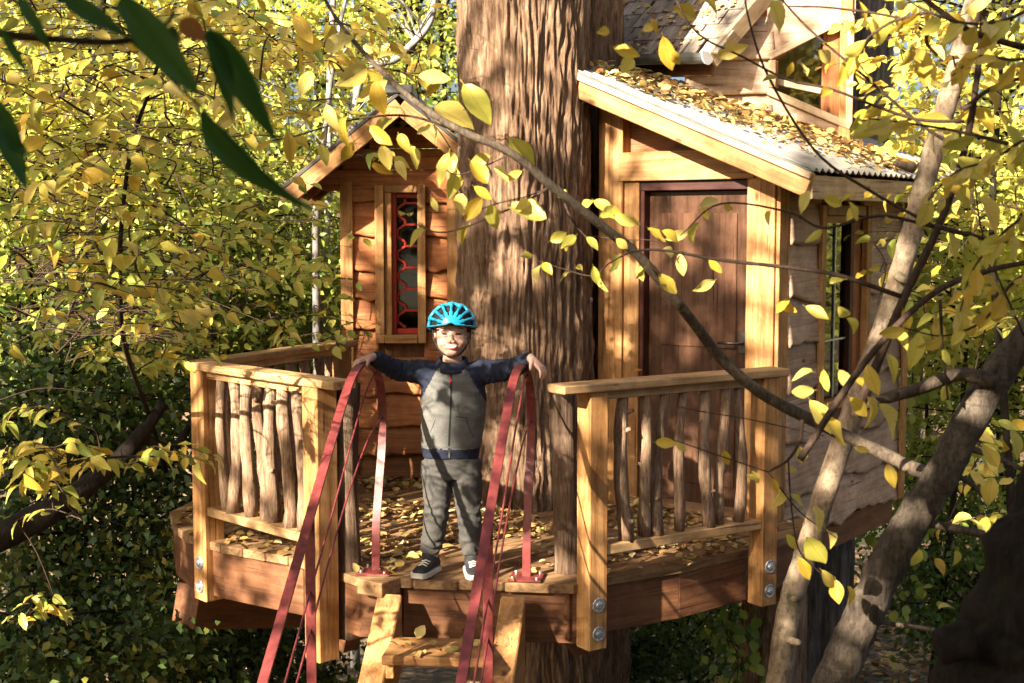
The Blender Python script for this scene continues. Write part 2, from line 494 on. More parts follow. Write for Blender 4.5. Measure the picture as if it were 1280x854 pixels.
# ================================================================== SETTING
def ground_z(x, y):
    x = np.asarray(x, float); y = np.asarray(y, float)
    b = np.interp(y, [-12, 0.5, 3, 4.6, 8, 13, 22, 45, 140], [.4, 0, -.6, -1.35, -2.1, -2.5, -1.6, 2.0, 9])
    p = np.stack([x * .22, y * .22, np.zeros_like(x)], -1)
    return b + .22 * fbm(p, 3) * np.clip((np.abs(y - 4.4) + np.abs(x)) / 3, .15, 1)
def build_ground():
    xs = np.concatenate([np.linspace(-150, -16, 14), np.linspace(-14, 14, 113), np.linspace(16, 150, 14)])
    ys = np.concatenate([np.linspace(-40, -8, 8), np.linspace(-7, 24, 125), np.linspace(26, 220, 24)])
    X, Y = np.meshgrid(xs, ys)
    Z = ground_z(X, Y) + .03 * pnoise(np.stack([X * 3, Y * 3, X * 0], -1))
    V = np.stack([X, Y, Z], -1).reshape(-1, 3)
    nx, ny = len(xs), len(ys)
    i = np.arange((ny - 1) * nx).reshape(ny - 1, nx)[:, :-1].ravel()
    me = mesh_np('ground', V, np.stack([i, i + 1, i + nx + 1, i + nx], -1), True)
    m, t, b = new_mat('forest_floor')
    v, src = coords(t, (1, 1, 1), False)
    vo = t.nodes.new('ShaderNodeTexVoronoi'); vo.inputs['Scale'].default_value = 14; t.links.new(v, vo.inputs['Vector'])
    sx = t.nodes.new('ShaderNodeSeparateColor'); t.links.new(vo.outputs['Color'], sx.inputs[0])
    c = ramp(t, sx.outputs[0], [(.1, (.035, .022, .014)), (.5, (.10, .058, .03)), (.8, (.19, .12, .06)), (1, (.28, .20, .09))])
    n = N(t, 'ShaderNodeTexNoise', Scale=1.3, Detail=5.0); t.links.new(v, n.inputs['Vector'])
    c = mixc(t, ramp(t, n.outputs[0], [(.45, (0, 0, 0)), (.62, (.8, .8, .8))]), c, (.03, .04, .015))
    t.links.new(c, b.inputs['Base Color']); b.inputs['Roughness'].default_value = .9
    bump(t, b, vo.outputs['Distance'], .6, .03)
    tag(obj('ground', me, m), 'brown leaf littered forest floor sloping below the treehouse', 'ground', kind='structure')
build_ground()

# ================================================================== DECK
RAILZ = .905
def V2(p): return np.array([p[0], p[1]])
outline = [V2(atz(px, py, 0)) for px, py in ((212, 640), (216, 656), (236, 670), (276, 681), (376, 699), (446, 722), (500, 724), (717, 731), (757, 721), (852, 706), (936, 686))]
outline += [np.array([1.62, 7.12]), np.array([1.3, 9.0]), np.array([-.9, 9.3]), np.array([-1.7, 8.6])]
def clip(poly, p, n):
    out = []
    for i in range(len(poly)):
        a, b = poly[i], poly[(i + 1) % len(poly)]
        da, db = (a - p).dot(n), (b - p).dot(n)
        if da >= 0: out.append(a)
        if da * db < 0: out.append(a + (b - a) * da / (da - db))
    return out
platform = thing('treehouse_platform', (.1, 7.7, -.3), 'brown plank deck platform of the treehouse built around the big trunk', 'deck')
PD = unit([.81, .586]); PN = np.array([-PD[1], PD[0]])
k0 = min(p.dot(PN) for p in outline); k1 = max(p.dot(PN) for p in outline)
w = .142; k = k0 - .05
while k < k1:
    poly = clip(clip(outline, PN * (k + .004), PN), PN * (k + w - .004), -PN)
    if len(poly) >= 3 and max(q.dot(PN) for q in poly) - min(q.dot(PN) for q in poly) > .03:
        c = np.mean(poly, 0); dz = random.uniform(-.003, .003)
        loc = [((q - c).dot(PD), (q - c).dot(PN)) for q in poly]
        # drop points that nearly coincide
        cl = [q for i, q in enumerate(loc) if np.hypot(q[0] - loc[i - 1][0], q[1] - loc[i - 1][1]) > .004]
        if len(cl) >= 3:
            obj('deck_plank', prism_mesh(cl, -.042, 0, .003), M['deck'], platform, frame((c[0], c[1], dz), (PD[0], PD[1], 0)))
    k += w
# rim boards under the plank ends
for i in range(len(outline) - 4):
    a, b = outline[i], outline[i + 1]
    if i == 6: continue
    d = unit(b - a); n = np.array([-d[1], d[0]])
    cen = np.array([0, 7.8]);  n = n if (cen - a).dot(n) > 0 else -n
    off = n * (.035 if i not in (7,) else .05)
    z = -.165 if i < 6 else -.155
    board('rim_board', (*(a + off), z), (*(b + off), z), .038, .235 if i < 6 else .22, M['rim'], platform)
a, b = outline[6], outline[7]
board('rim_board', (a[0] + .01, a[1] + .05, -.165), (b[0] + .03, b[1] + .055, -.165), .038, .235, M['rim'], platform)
# short thick landing board beside the top of the stair
lp = [V2(atz(*q, .004)) for q in ((446, 724), (477, 730), (500, 723), (470, 714))]
obj('landing_board', prism_mesh([(q[0], q[1]) for q in lp], -.062, .006, .003), M['deck'], platform)
# joists and the big carrying beams below
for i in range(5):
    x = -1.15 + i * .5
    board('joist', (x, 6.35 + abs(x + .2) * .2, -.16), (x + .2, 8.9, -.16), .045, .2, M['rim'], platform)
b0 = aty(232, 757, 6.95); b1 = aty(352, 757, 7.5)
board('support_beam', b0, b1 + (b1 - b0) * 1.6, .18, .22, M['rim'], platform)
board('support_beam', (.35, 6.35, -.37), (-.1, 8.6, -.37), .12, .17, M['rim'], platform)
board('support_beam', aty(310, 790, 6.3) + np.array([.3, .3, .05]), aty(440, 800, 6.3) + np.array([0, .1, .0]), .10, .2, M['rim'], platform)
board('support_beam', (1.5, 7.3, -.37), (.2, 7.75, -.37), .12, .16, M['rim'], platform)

# ================================================================== RAILINGS
def wpt(px, py, z): return V2(atz(px, py, z))
RF, RP = wpt(741, 478, RAILZ), wpt(957, 461, RAILZ)
LFp, LP = np.array([-.875, 6.13]), wpt(257, 453, RAILZ)
LB = np.array([-1.0, 8.12])
def stick(rail, p, top, bot, r, lean, mat='stick_bark'):
    n = 9; P = []
    ph = random.uniform(0, 9)
    for i in range(n):
        t = i / (n - 1)
        P.append([p[0] + lean[0] * (1 - t) + .012 * math.sin(ph + t * 4.5), p[1] + lean[1] * (1 - t) + .01 * math.cos(ph * 1.7 + t * 4), bot + (top - bot) * t])
    P = np.array(P)
    R = [r * (1.12 - .2 * i / (n - 1)) * (1 + .1 * math.sin(ph * 3 + i * 2.1)) for i in range(n)]
    mb = MB(); mb.tube(P - P[0], R, 10)
    # a few knot stubs
    for k in range(random.randint(1, 3)):
        i = random.randint(1, n - 2); an = random.uniform(0, 6.28)
        q = P[i] - P[0]; d = np.array([math.cos(an), math.sin(an), .4])
        mb.tube([q, q + d * r * 1.5], [r * .5, r * .28], 6)
    me = mb.mesh('stick')
    co = np.zeros(len(me.vertices) * 3); me.vertices.foreach_get('co', co); co = co.reshape(-1, 3)
    nn = pnoise(co * np.array([40, 40, 9]) + ph * 5)
    ax = np.stack([np.interp(co[:, 2], P[:, 2] - P[0, 2], P[:, j] - P[0, j]) for j in (0, 1)], -1)
    co[:, :2] += (co[:, :2] - ax) * nn[:, None] * .22
    me.vertices.foreach_set('co', co.ravel()); me.update()
    obj('baluster', me, M[mat], rail, Matrix.Translation(Vector(P[0])))
def bolt_mesh():
    mb = MB()
    n = 20; rings = []
    for (z, r) in ((0, .032), (.005, .033), (.008, .030), (.006, .022), (.007, .016), (.014, .014), (.016, .009)):
        rings.append([[r * (1 + (.06 if j % 2 else 0) * (r > .02)) * math.cos(2 * math.pi * j / n), r * (1 + (.06 if j % 2 else 0) * (r > .02)) * math.sin(2 * math.pi * j / n), z] for j in range(n)])
    mb.loft(np.array(rings)); return mb.mesh('bolt', False)
BOLT = bolt_mesh(); BOLT.materials.append(M['steel'])
def post(rail, p, d, zt, zb=-.29, w=.10, bolts=None, mat='post'):
    """square post, one face along the direction d; bolts on the outward face"""
    d = unit([d[0], d[1], 0]); n = np.array([d[1], -d[0], 0])
    pp = board('post', (p[0], p[1], zb), (p[0], p[1], zt), w, w, M[mat], rail, up=n, bev=.005)
    if bolts is not None:
        for z in bolts:
            c = np.array([p[0], p[1], z]) + n * (w / 2 - .001)
            obj('bolt', BOLT, None, pp, frame(c, d, n))
    return pp
def railing(rail, A, B, n, posts, ext0=.0, ext1=.0, seed=1, zs=(.80, .175), wide=.13, lean_amt=.04, inset=.1):
    random.seed(seed)
    d = unit(B - A); L = np.linalg.norm(B - A)
    t = board('top_rail', (*(A - d * ext0), RAILZ - .018), (*(B + d * ext1), RAILZ - .018), wide, .038, M['rail'], rail, bev=.005)
    board('upper_rail', (*(A + d * .05), RAILZ - .0575), (*(B - d * .05), RAILZ - .0575), .06, .04, M['rail'], rail)
    board('bottom_rail', (*(A + d * .05), .155), (*(B - d * .05), .155), .085, .045, M['rail'], rail)
    for i in range(n):
        u = inset + (L - 2 * inset) * (i + .5) / n + random.uniform(-.012, .012)
        p = A + d * u
        le = d * random.uniform(-lean_amt, lean_amt)
        stick(rail, p, RAILZ - .07, .172, random.uniform(.025, .034), le)
right_rail = thing('deck_railing', (*((RF + RP) / 2), 0), 'right hand cedar deck railing in front of the cabin door with seven crooked stick balusters', 'railing')
dR = unit(RP - RF)
railing(right_rail, RF, RP, 7, None, ext0=.20, ext1=.10, seed=5)
post(right_rail, RF, dR, RAILZ - .037, -.29, .10, (-.085, -.215))
post(right_rail, RP, dR, RAILZ - .037, -.25, .10, (-.055, -.175))
left_rail = thing('deck_railing', (*((LFp + LP) / 2), 0), 'sunlit cedar deck railing beside the stair with bark covered stick balusters and bolted corner post', 'railing')
dL = unit(LFp - LP)
railing(left_rail, LP, LFp, 7, None, ext0=.06, ext1=.19, seed=9, lean_amt=.03)
post(left_rail, LP, dL, RAILZ - .037, -.31, .115, (-.115, -.235))
post(left_rail, LFp, dL, RAILZ - .037, -.40, .115)
back_rail = thing('deck_railing', (*((LB + LP) / 2), 0), 'shaded reddish back railing running from the corner post to the small hut', 'railing')
dB = unit(LB - LP)
LP2 = LP + np.array([-.02, .14])
railing(back_rail, LP2, LB, 8, None, ext0=.08, ext1=.04, seed=12)
post(back_rail, LB - dB * .06, dB, RAILZ - .037, -.25, .1)
def log_post(rail, p, r, zt, zb, seed):
    random.seed(seed)
    n = 26; th = np.linspace(0, 2 * math.pi, 28, endpoint=False)
    z = np.linspace(zb, zt, n)
    Z, T = np.meshgrid(z, th, indexing='ij')
    cx = .012 * np.sin(Z * 4 + seed); R = r * (1 + .12 * np.exp(-(Z - zb) * 5)) * (1 + .10 * pnoise(np.stack([np.cos(T) * 2.6 + seed, np.sin(T) * 2.6, Z * 1.2], -1)) + .07 * pnoise(np.stack([np.cos(T) * 7, np.sin(T) * 7 + seed, Z * 2.5], -1)))
    V = np.stack([cx + R * np.cos(T), R * np.sin(T), Z - zb], -1)
    mb = MB(); mb.loft(V)
    obj('log_post', mb.mesh('log'), M['log_bark'], rail, Matrix.Translation((p[0], p[1], zb)))
log_post(left_rail, (-.765, 6.22), .062, RAILZ - .035, -.32, 3)
log_post(right_rail, (.245, 6.18), .058, RAILZ - .035, -.02, 8)

# ================================================================== STAIR AND HANDRAILS
HD = unit([-.16, -.987, 0]); HL = np.array([-HD[1], HD[0], 0])      # down the stair, lateral
stair = thing('stairway', (-.4, 4.6, -1.35), 'steep open wooden stair with thick stringers rising to the deck', 'stairs')
tanS = math.tan(math.radians(40))
sL, sR = np.array([-.545, 5.96, -.045]), np.array([.005, 5.92, -.045])
for s in (sL, sR):
    # stringer: deep plank standing on edge, cut level at the top
    Ls = 1.75; dep = .26; th = .11
    prof = [(0, 0), (Ls, -Ls * tanS), (Ls, -Ls * tanS - dep / math.cos(math.radians(40)) * .6), (Ls - .25, -Ls * tanS - dep * .7), (.0, -dep * 1.25)]
    poly = [(q, z) for q, z in prof]
    me = prism_mesh([(q, z) for q, z in poly], -th / 2, th / 2, .006)
    # prism local: x = along HD, y = z, extrude = lateral
    Mx = Matrix(((HD[0], 0, HD[1], s[0]), (HD[1], 0, -HD[0], s[1]), (0, 1, 0, s[2]), (0, 0, 0, 1)))
    obj('stringer', me, M['stair'], stair, Mx)
for i in range(6):
    q = .14 + (i + 1) * .238 - .1; z = -.2 * (i + 1)
    a = sL + HD * q + np.array([.055, 0, 0]); b = sR + HD * q - np.array([.055, 0, 0])
    a[2] = b[2] = z - .02
    tr = board('tread', a, b, .27, .042, M['stair'], stair, bev=.006)
    board('cleat', a + np.array([.02, .1, -.06]), a + np.array([.02, -.1, -.06]), .035, .06, M['stair'], tr)
def sweep(P, wdir, w, th):
    P = np.asarray(P, float); T = np.gradient(P, axis=0); T /= np.linalg.norm(T, axis=1)[:, None]
    wd = unit(wdir); rings = []
    for p, t in zip(P, T):
        n = unit(np.cross(t, wd))
        rings.append([p + wd * w / 2 * sx + n * th / 2 * sz for sx, sz in ((-1, -1), (1, -1), (1, 1), (-1, 1))])
    mb = MB(); mb.loft(np.array(rings)); me = mb.mesh('bar', False)
    return me
def handrail(base, label):
    h = thing('handrail', base, label, 'handrail', )
    qz = [(0, .0), (-.01, .2), (-.07, .4), (-.13, .58), (-.14, .74), (-.09, .88), (.03, .955), (.17, .985), (.31, .965), (.45, .895), (.7, .70), (1.2, .28), (1.75, -.18), (2.05, -.43)]
    P = resample([base + HD * q + np.array([0, 0, z]) for q, z in qz], 90)
    bar = obj('rail_bar', sweep(P, HL, .037, .011), M['metal_red'], h)
    pl = board('base_plate', base + HD * .075 + np.array([0, 0, .006]), base - HD * .075 + np.array([0, 0, .006]), .15, .009, M['metal_red'], h, bev=.002)
    for sx in (-1, 1):
        for sy in (-1, 1):
            mb = MB(); mb.tube([[0, 0, 0], [0, 0, .012]], [.008, .007], 6)
            obj('screw', mb.mesh('screw', False), M['steel'], pl, Matrix.Translation(Vector(base + HD * .055 * sx + HL * .055 * sy + np.array([0, 0, .009]))))
    for (pts, r) in (([(-.135, .70), (.15, .62), (.6, .34), (1.2, -.16), (2.0, -.83)], .0045), ([(-.06, .93), (.1, .88), (.3, .74), (.7, .40), (1.2, .0), (2.0, -.67)], .0045)):
        mb = MB(); mb.tube(resample([base + HD * q + np.array([0, 0, z]) for q, z in pts], 24), r, 8)
        obj('rail_rod', mb.mesh('rod'), M['metal_red'], h)
    # upright carrying the sloping bar
    zt = .70 - (.98 - .7) * .84
    a = base + HD * .98 + np.array([0, 0, .465]); b = base + HD * .98 + np.array([0, 0, -.95])
    obj('rail_post', sweep([a, (a + b) / 2, b], HL, .038, .011), M['metal_red'], h)
    a = base + HD * 2.0 + np.array([0, 0, -.40]); b = base + HD * 2.0 + np.array([0, 0, -1.45])
    obj('rail_post', sweep([a, (a + b) / 2, b], HL, .038, .011), M['metal_red'], h)
    return h
HB_L, HB_R = atz(470, 715, 0), atz(658, 723, 0)
handrail(HB_L, 'dark red steel handrail beside the rough log post and the sunlit left railing')
handrail(HB_R, 'red steel handrail looping up beside the big trunk and the right railing end')

# ================================================================== WALL PIECES
def siding(parent, mat, o, xd, x0, x1, z0, z1, seed, amp=.016, y0=0.0, name='siding_board'):
    rnd = random.Random(int(seed))
    n = max(6, int((x1 - x0) / .035)); rows = [0, .06, .3, .65, 1.0]
    xs = np.linspace(0, x1 - x0, n + 1); h = z1 - z0
    wav = amp * 1.6 * pnoise(np.stack([xs * 2.3 + seed * 3.7, xs * 0 + seed, xs * 0], -1)) + amp * .7 * pnoise(np.stack([xs * 9 + seed, xs * 0, xs * 0 + seed], -1))
    if rnd.random() < .4:                                            # a live edge notch where a limb grew
        c = rnd.uniform(.1, .9) * (x1 - x0); wav = wav - rnd.uniform(.012, .03) * np.exp(-((xs - c) / .035) ** 2)
    front = []
    for r in rows:
        z = wav * (1 - r) + (h + .03) * r
        cup = .006 * pnoise(np.stack([xs * 3 + seed, xs * 0 + r * 2, xs * 0 + 5], -1))
        y = -(.012 + .034 * (1 - r)) + cup * (1 - r) - (.006 * np.clip(-wav / amp, 0, 2) * (r < .1)) + (.004 if r == 0 else 0)
        front.append(np.stack([xs, y + 0 * xs, z], -1))
    front = np.array(front); back = front.copy(); back[:, :, 1] = .0 + np.array([.0])
    V = np.vstack([front.reshape(-1, 3), back.reshape(-1, 3)]); m = n + 1; K = len(rows) * m; Fc = []
    for r in range(len(rows) - 1):
        for i in range(n):
            a = r * m + i
            Fc.append([a, a + 1, a + m + 1, a + m]); Fc.append([K + a, K + a + m, K + a + m + 1, K + a + 1])
    R = len(rows) - 1
    for i in range(n):
        Fc.append([i, K + i, K + i + 1, i + 1]); a = R * m + i; Fc.append([a, a + 1, K + a + 1, K + a])
    for r in range(R):
        a = r * m; Fc.append([a, a + m, K + a + m, K + a]); a = r * m + n; Fc.append([a, K + a, K + a + m, a + m])
    me = bpy.data.meshes.new(name); me.from_pydata(V.tolist(), [], Fc)
    me.polygons.foreach_set('use_smooth', np.ones(len(me.polygons), bool)); me.update()
    me.shade_flat() if False else None
    xd = unit(xd)
    p = np.asarray(o, float) + xd * x0 + np.array([0, 0, z0]); yv = np.cross([0, 0, 1.], xd)
    return obj(name, me, M[mat], parent, frame(p + yv * y0, xd))
def panel(name, parent, mat, o, xd, x0, x1, z0, z1, y0, y1, bev=.003):
    """box in wall coordinates: x along the wall, y inward, z up"""
    xd = unit(xd); yv = np.cross([0, 0, 1.], xd); o = np.asarray(o, float)
    p0 = o + xd * x0 + yv * (y0 + y1) / 2 + np.array([0, 0, (z0 + z1) / 2])
    if (z1 - z0) > (x1 - x0):       # grain along the longer side
        c = o + xd * (x0 + x1) / 2 + yv * (y0 + y1) / 2
        return board(name, c + np.array([0, 0, z0]), c + np.array([0, 0, z1]), x1 - x0, abs(y1 - y0), M[mat], parent, up=yv, bev=bev)
    return board(name, p0, p0 + xd * (x1 - x0), abs(y1 - y0), z1 - z0, M[mat], parent, bev=bev)
def pane(parent, o, xd, poly, y0, name='pane', th=.004):
    """glass sheet; poly in (x,z) of the wall"""
    xd = unit(xd); yv = np.cross([0, 0, 1.], xd)
    me = prism_mesh(poly, -th / 2, th / 2, 0)
    p = np.asarray(o, float) + yv * y0
    Mx = Matrix(((xd[0], 0, -yv[0], p[0]), (xd[1], 0, -yv[1], p[1]), (0, 1, 0, p[2]), (0, 0, 0, 1)))
    return obj(name, me, M['glass'], parent, Mx)

# ================================================================== CABIN (right)
Cc = np.array([1.39, 7.2, 0]); ca = np.array([-.8, .6, 0]); cb = np.array([.6, .8, 0])
def cab(s, t, z): return Cc + ca * s + cb * t + np.array([0, 0, z])
cabin = thing('cabin', (1.5, 8.2, -.2), 'timber treehouse cabin with brown door, wavy edged grey siding and leaf covered tin roof', 'cabin')
SLOPE, S0, T0, EZ = .411, -.29, -.244, 1.858
def roofz(s): return EZ + SLOPE * (s - S0)
DO = cab(1.02, 0, 0); DX = -ca                # door wall frame (left to right)
RO = cab(0, 0, 0); RX = cb                   # right wall frame
# corner post and door posts
panel('corner_post', cabin, 'trim', DO, DX, .862, 1.025, -.2, 1.97, -.02, .13)
panel('corner_trim', cabin, 'trim', RO, RX, .0, .115, -.12, 1.9, -.026, -.003)
panel('door_post', cabin, 'trim', DO, DX, -.075, .085, -.05, 2.26, -.03, .09)
panel('door_casing', cabin, 'trim', DO, DX, .087, .185, 0.0, 1.835, -.012, .08)
panel('door_jamb', cabin, 'jamb', DO, DX, .187, .212, 0.0, 1.80, .0, .10)
panel('lintel', cabin, 'trim', DO, DX, .06, .91, 1.84, 2.0, -.035, .09)
panel('door_head', cabin, 'jamb', DO, DX, .187, .86, 1.785, 1.838, -.005, .10)
panel('threshold', cabin, 'deck', DO, DX, .1, .86, .002, .04, -.06, .12)
door = panel('door', cabin, 'door', DO, DX, .214, .86, .04, 1.78, .055, .095)
for (x0, x1, z0, z1) in ((.30, .77, .15, .78), (.30, .77, .92, 1.66)):
    panel('door_panel', door, 'door', DO, DX, x0, x1, z0, z1, .047, .0545)
hp = panel('lock_plate', door, 'handle', DO, DX, .79, .84, .90, 1.02, .042, .0545, bev=.002)
mb = MB(); yv = np.cross([0, 0, 1.], DX)
hc = DO + DX * .813 + np.array([0, 0, .955])
mb.tube([hc + yv * .045, hc - yv * .01], .010, 10); mb.tube([hc - yv * .008 + DX * .008, hc - yv * .012 - DX * .12], [.010, .008], 10)
obj('handle', mb.mesh('handle'), M['handle'], door)
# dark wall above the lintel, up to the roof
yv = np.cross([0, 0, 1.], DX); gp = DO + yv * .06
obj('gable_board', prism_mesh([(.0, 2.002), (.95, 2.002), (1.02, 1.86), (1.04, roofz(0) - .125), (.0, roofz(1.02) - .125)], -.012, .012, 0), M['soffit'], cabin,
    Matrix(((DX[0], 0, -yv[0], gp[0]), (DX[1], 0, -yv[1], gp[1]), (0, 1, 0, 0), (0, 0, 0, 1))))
# right wall: siding around the window
WZ0, WZ1, WX0, WX1 = .60, 1.66, .50, 1.13
z = -.13; k = 0
random.seed(21)
RWL = 1.75
while z < 1.80:
    h = random.uniform(.22, .32); z1 = min(z + h, 1.86)
    spans = [(.11, RWL)] if (z1 < WZ0 + .03 or z > WZ1 - .02) else [(.11, WX0 + .02), (WX1 - .02, RWL)]
    for (x0, x1) in spans:
        siding(cabin, 'siding', RO, RX, x0, x1, z, z1, 40 + k, amp=.042); k += 1
    z = z1
panel('sill_beam', cabin, 'rim', RO, RX, .1, RWL, -.30, -.135, .0, .06)
panel('corner_trim', cabin, 'trim', RO, RX, RWL - .05, RWL + .02, -.14, 1.88, -.07, -.05)
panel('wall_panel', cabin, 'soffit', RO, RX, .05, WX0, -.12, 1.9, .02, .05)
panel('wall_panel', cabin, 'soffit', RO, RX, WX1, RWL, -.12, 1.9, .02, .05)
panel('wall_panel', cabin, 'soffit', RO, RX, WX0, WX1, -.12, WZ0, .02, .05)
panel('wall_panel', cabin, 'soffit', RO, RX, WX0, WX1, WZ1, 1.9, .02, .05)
win = panel('window', cabin, 'trim', RO, RX, WX0 - .02, WX0 + .035, WZ0 - .05, WZ1 + .045, -.055, -.03)
panel('casing', win, 'trim', RO, RX, WX1 - .045, WX1 + .02, WZ0 - .05, WZ1 + .045, -.068, -.03)
panel('casing', win, 'siding', RO, RX, WX0 + .047, WX1 - .047, WZ1 - .012, WZ1 + .045, -.056, -.03)
panel('sill', win, 'trim', RO, RX, WX0 + .047, WX1 - .047, WZ0 - .05, WZ0 - .005, -.075, .06)
GX1 = WX0 + .43
panel('jamb', win, 'jamb', RO, RX, WX0 + .047, WX0 + .062, WZ0, WZ1 - .014, -.028, .04)
panel('sash', win, 'trim', RO, RX, WX0 + .063, GX1 - .002, WZ1 - .055, WZ1 - .014, -.020, .02)
panel('jamb', win, 'jamb', RO, RX, GX1, GX1 + .05, WZ0, WZ1 - .014, -.030, .04)
panel('jamb', win, 'siding_warm', RO, RX, GX1 + .052, WX1 - .046, WZ0, WZ1 - .014, -.022, .03)
pane(win, RO, RX, [(WX0 + .06, WZ0), (GX1, WZ0), (GX1, WZ1 - .05), (WX0 + .06, WZ1 - .05)], .004)
mx = (WX0 + GX1) / 2 + .05
panel('muntin', win, 'steel', RO, RX, mx - .006, mx + .006, WZ0 + .002, WZ1 - .056, -.008, .0, bev=.001)
panel('muntin', win, 'steel', RO, RX, WX0 + .064, GX1 - .002, WZ0 + .33, WZ0 + .342, -.0085, -.0005, bev=.001)
# closed rear of the cabin
BL = cab(.98, 0, 0); BR = cab(0, RWL, 0)
for (p, q, z1) in ((cab(1.0, .08, 0), cab(1.0, RWL, 0), 2.2), (cab(1.0, RWL, 0), cab(0.02, RWL, 0), 1.9)):
    board('rear_wall', p + np.array([0, 0, z1 / 2 - .08]), q + np.array([0, 0, z1 / 2 - .08]), .04, z1 + .1, M['siding_warm'], cabin)
obj('floor', prism_mesh([(V2(q)[0], V2(q)[1]) for q in (cab(.05, .05, 0), cab(.97, .05, 0), cab(.97, RWL - .04, 0), cab(.05, RWL - .04, 0))], -.1, -.05, 0), M['deck'], cabin)
# ---- porch roof
SU, TU = 1.25, 2.25
nw = int((TU - T0 + .04) / .076); nt_ = nw * 8
ts = np.linspace(T0 - .03, TU, nt_ + 1); ss = np.linspace(S0 - .03, SU + .0, 6)
V = []
for s in ss:
    for t in ts:
        V.append(cab(s, t, roofz(s) + .024 + .011 * math.sin(2 * math.pi * t / .076)))
V = np.array(V); m_ = len(ts)
idx = np.array([[r * m_ + i, r * m_ + i + 1, (r + 1) * m_ + i + 1, (r + 1) * m_ + i] for r in range(len(ss) - 1) for i in range(m_ - 1)])
c0 = V.mean(0); me = mesh_np('roof', V - c0, idx, True)
M['tin'] = plain('weathered_tin', (.46, .44, .40), .5, .35, .35, 7, .5, .2, 30)
roof = obj('porch_roof', me, M['tin'], cabin, Matrix.Translation(Vector(c0)))
sm = roof.modifiers.new('thickness', 'SOLIDIFY'); sm.thickness = .002
def slope_board(name, s0, s1, t, dz, w, h, mat, par=roof):
    return board(name, cab(s0, t, roofz(s0) + dz), cab(s1, t, roofz(s1) + dz), w, h, M[mat], par)
slope_board('rake_board', S0 - .012, SU, T0, -.062, .036, .125, 'trim')
slope_board('rake_trim', S0 - .03, SU + .01, T0 - .022, -.008, .03, .036, 'pale')
slope_board('rake_flashing', S0 - .03, SU + .01, T0 + .004, .018, .085, .006, 'gutter')
fb = cab(S0, T0 + .02, EZ - .075); fb2 = cab(S0, TU - .02, EZ - .075)
board('eave_fascia', fb, fb2, .034, .12, M['pale'], roof)
for t in (.25, .75, 1.25, 1.75):
    slope_board('rafter', S0 + .03, SU - .02, t + T0, -.062, .045, .09, 'soffit')
pts = [cab(S0 + .03, T0 + .03, roofz(S0 + .03) - .115), cab(SU, T0 + .03, roofz(SU) - .115), cab(SU, TU, roofz(SU) - .115), cab(S0 + .03, TU, roofz(S0 + .03) - .115)]
c0 = np.mean(pts, 0)
mb = MB(); nrm = unit(np.cross(pts[1] - pts[0], pts[3] - pts[0]))
mb.add([p - c0 for p in pts] + [p - c0 + np.array([0, 0, .012]) for p in pts], [[0, 1, 2, 3], [7, 6, 5, 4], [0, 4, 5, 1], [1, 5, 6, 2], [2, 6, 7, 3], [3, 7, 4, 0]])
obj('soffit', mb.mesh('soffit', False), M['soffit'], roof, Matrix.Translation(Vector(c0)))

# ---- upper storey (wall facing the stair side), window and shingled roof
UY = 8.46
UO = np.array([0, UY, 0]); UX = np.array([1., 0, 0])
def ux(px, py): q = aty(px, py, UY); return q[0], q[2]
wp = [ux(961, 119), ux(1061, 163), ux(1064, 15), ux(961, 68)]         # window outer corners
xl, xr = wp[0][0], wp[1][0]
X0, X1 = .80, ux(1056, 100)[0] + .03
z = 2.0; k = 0; random.seed(31)
rk0, rk1 = aty(893, 74, UY), aty(985, -8, UY)
rake_s = (rk1[2] - rk0[2]) / (rk1[0] - rk0[0])
def rakez(x): return rk0[2] + rake_s * (x - rk0[0])
while z < 3.6:
    h = random.uniform(.19, .25); z1 = z + h
    xlo = max(X0, rk0[0] + (z + .06 - rk0[2]) / rake_s) if z > 2.3 else X0
    if xlo < X1 - .08:
        inwin = z1 > wp[1][1] - .0 and z < wp[2][1]
        if not inwin:
            siding(cabin, 'siding', UO, UX, xlo, X1 - .05, z, z1, 90 + k, amp=.01)
        else:
            if xlo < xl - .05: siding(cabin, 'siding', UO, UX, xlo, xl + .02, z, z1, 90 + k, amp=.01)
            siding(cabin, 'siding', UO, UX, xr - .02, X1 - .05, z, z1, 140 + k, amp=.01)
        k += 1
    z = z1
# wedge boards under and over the window
obj('wall_wedge', prism_mesh([(xl - .02, 2.0), (xr + .02, 2.0), (xr + .02, wp[1][1] + .01), (xl - .02, wp[0][1] + .01)], -.012, .012, 0), M['siding'], cabin,
    Matrix(((1, 0, 0, 0), (0, 0, -1, UY - .012), (0, 1, 0, 0), (0, 0, 0, 1))))
obj('wall_wedge', prism_mesh([(xl - .02, wp[3][1] - .01), (xr + .02, wp[2][1] - .01), (xr + .02, rakez(xr) + .0), (xl - .02, rakez(xl) + .0)], -.012, .012, 0), M['siding'], cabin,
    Matrix(((1, 0, 0, 0), (0, 0, -1, UY - .012), (0, 1, 0, 0), (0, 0, 0, 1))))
panel('corner_trim', cabin, 'trim', UO, UX, X1 - .07, X1, 1.95, 3.7, -.045, -.02)
uw = None
def wbar(name, a, b, w, mat, y0, y1, par, up=None):
    return board(name, (a[0], UY + (y0 + y1) / 2, a[1]), (b[0], UY + (y0 + y1) / 2, b[1]), abs(y1 - y0), w, M[mat], par)
e = .02
uw = wbar('window', (xl - .012, wp[0][1] + .02), (xr + .0, wp[1][1] + .02), .045, 'pale', -.052, -.026, cabin)
wbar('casing', (xl - .012, wp[3][1] - .02), (xr, wp[2][1] - .02), .045, 'pale', -.052, -.026, uw)
wbar('casing', (xl + .01, wp[0][1] + .04), (xl + .01, wp[3][1] - .04), .045, 'pale', -.050, -.026, uw)
wbar('casing', (xr - .01, wp[1][1] + .04), (xr - .01, wp[2][1] - .04), .04, 'pale', -.050, -.026, uw)
